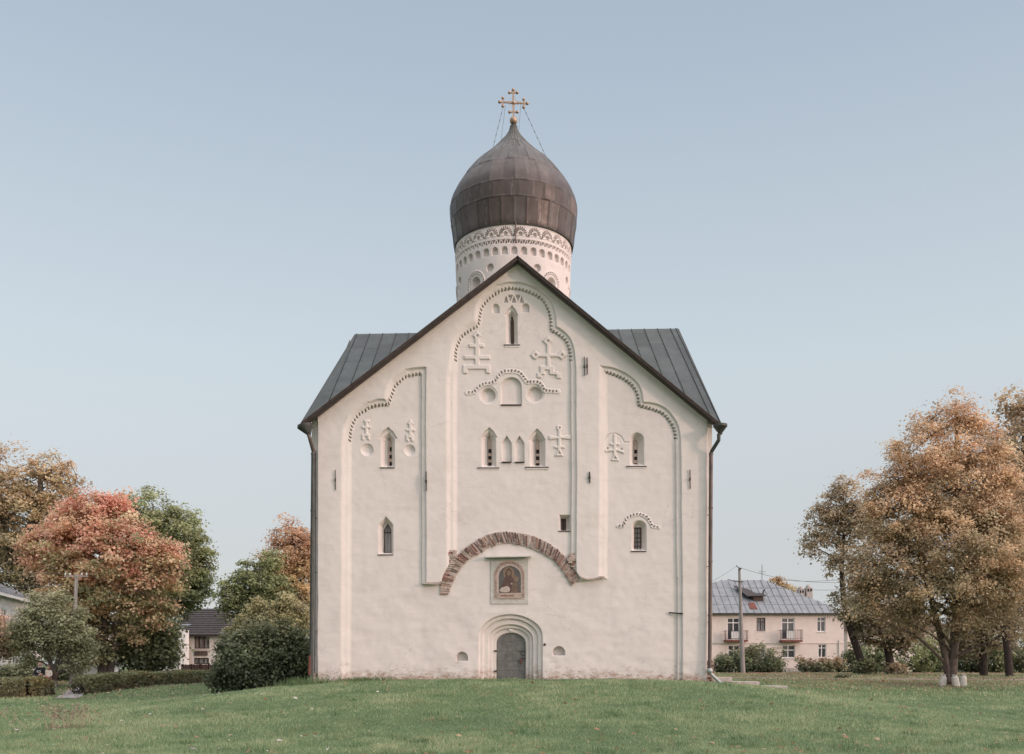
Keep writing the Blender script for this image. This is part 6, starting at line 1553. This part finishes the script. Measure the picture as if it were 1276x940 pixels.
ti = np.repeat(np.arange(len(cxx)), per_); rad_ = r.uniform(.06,.20,len(cxx))[ti]; n = len(ti); bx_ = cxx[ti]+r.normal(0,1,n)*rad_; by_ = cyy[ti]+r.normal(0,1,n)*rad_; hh_ = r.uniform(.07,.15,len(cxx))[ti]*r.uniform(.5,1.2,n); z = G(bx_,by_); a = r.uniform(0,6.28,n); ww_ = r.uniform(.006,.014,n); ln = r.normal(0,.5,(n,2))*hh_[:,None]
Vt = np.stack([np.column_stack([bx_-np.cos(a)*ww_, by_-np.sin(a)*ww_, z-.01]), np.column_stack([bx_+np.cos(a)*ww_, by_+np.sin(a)*ww_, z-.01]), np.column_stack([bx_+ln[:,0], by_+ln[:,1], z+hh_])],1).reshape(-1,3)
ct = pick([(0,(.075,.135,.06)),(.6,(.12,.19,.085)),(1,(.26,.26,.15))], np.clip(r.random(len(cxx))[ti]+r.normal(0,.1,n),0,1))*1.3; V = np.concatenate([V, Vt]); Cc = np.concatenate([Cc, np.repeat(ct,3,0)])
o = np_mesh('grass', V, np.arange(len(V)).reshape(-1,3), M['grass'], None, np.clip(Cc,0,1)); tag(o, 'mown green grass of the lawn before the church', 'grass', None, 'stuff')
r = np.random.default_rng(99); n = 9000
y = r.uniform(47, 84, n); x = 14+np.abs(r.normal(0, 16, n)); m1 = 2600
ya = r.uniform(43, 60, m1); xa = -22+r.normal(0, 4.5, m1); n2 = 520; yb_ = 17+24*r.random(n2)**1.2; xb_ = r.uniform(-.56,.56,n2)*yb_
x = np.concatenate([x, xa, xb_]); y = np.concatenate([y, ya, yb_]); k = ~((np.abs(x) < 7.8) & (y > 36.6) & (y < 56)); x, y = x[k], y[k]; n = len(x)
Pt = np.column_stack([x, y, G(x,y)+.065]); col = pick([(0,(.16,.10,.06)),(.5,(.34,.21,.12)),(1,(.50,.38,.24))], r.random(n)); wf = (x < -2) & (y < 42) & (r.random(n) < .35); col[wf] = (.62,.58,.54)
o = leaf_cloud('fallen_leaves', Pt, np.tile([0,0,2.], (n,1)), .10, col, None, seed=5, stuff=True); tag(o, 'scattered brown fallen leaves under the trees and on the path', 'fallen leaves')
# far-off wood closing the view beyond the houses
r = np.random.default_rng(404); n = 26000; a = r.uniform(-1.05, 1.05, n); dist = 270+r.normal(0, 9, n); x = np.sin(a)*dist; y = np.cos(a)*dist+20
hmax = 5.5+1.6*vnoise(a*60+90, a*0+3, 2.2, 405)+.9*vnoise(a*60+90, a*0+3, .7, 406); f = r.random(n)**.8
Pt = np.column_stack([x, y, G(x, y)+f*hmax]); col = pick([(0,(.06,.075,.045)),(.6,(.12,.13,.075)),(1,(.20,.165,.10))], np.clip(f*.6+.3*vnoise(a*60+9, f, 1.5, 407)+r.normal(0,.12,n)+.1, 0, 1))
o = leaf_cloud('distant_wood', Pt, np.tile([0,-.5,.8], (n,1)), .85, col, None, seed=408, stuff=True); tag(o, 'low far off belt of woodland along the horizon behind the houses', 'wood')
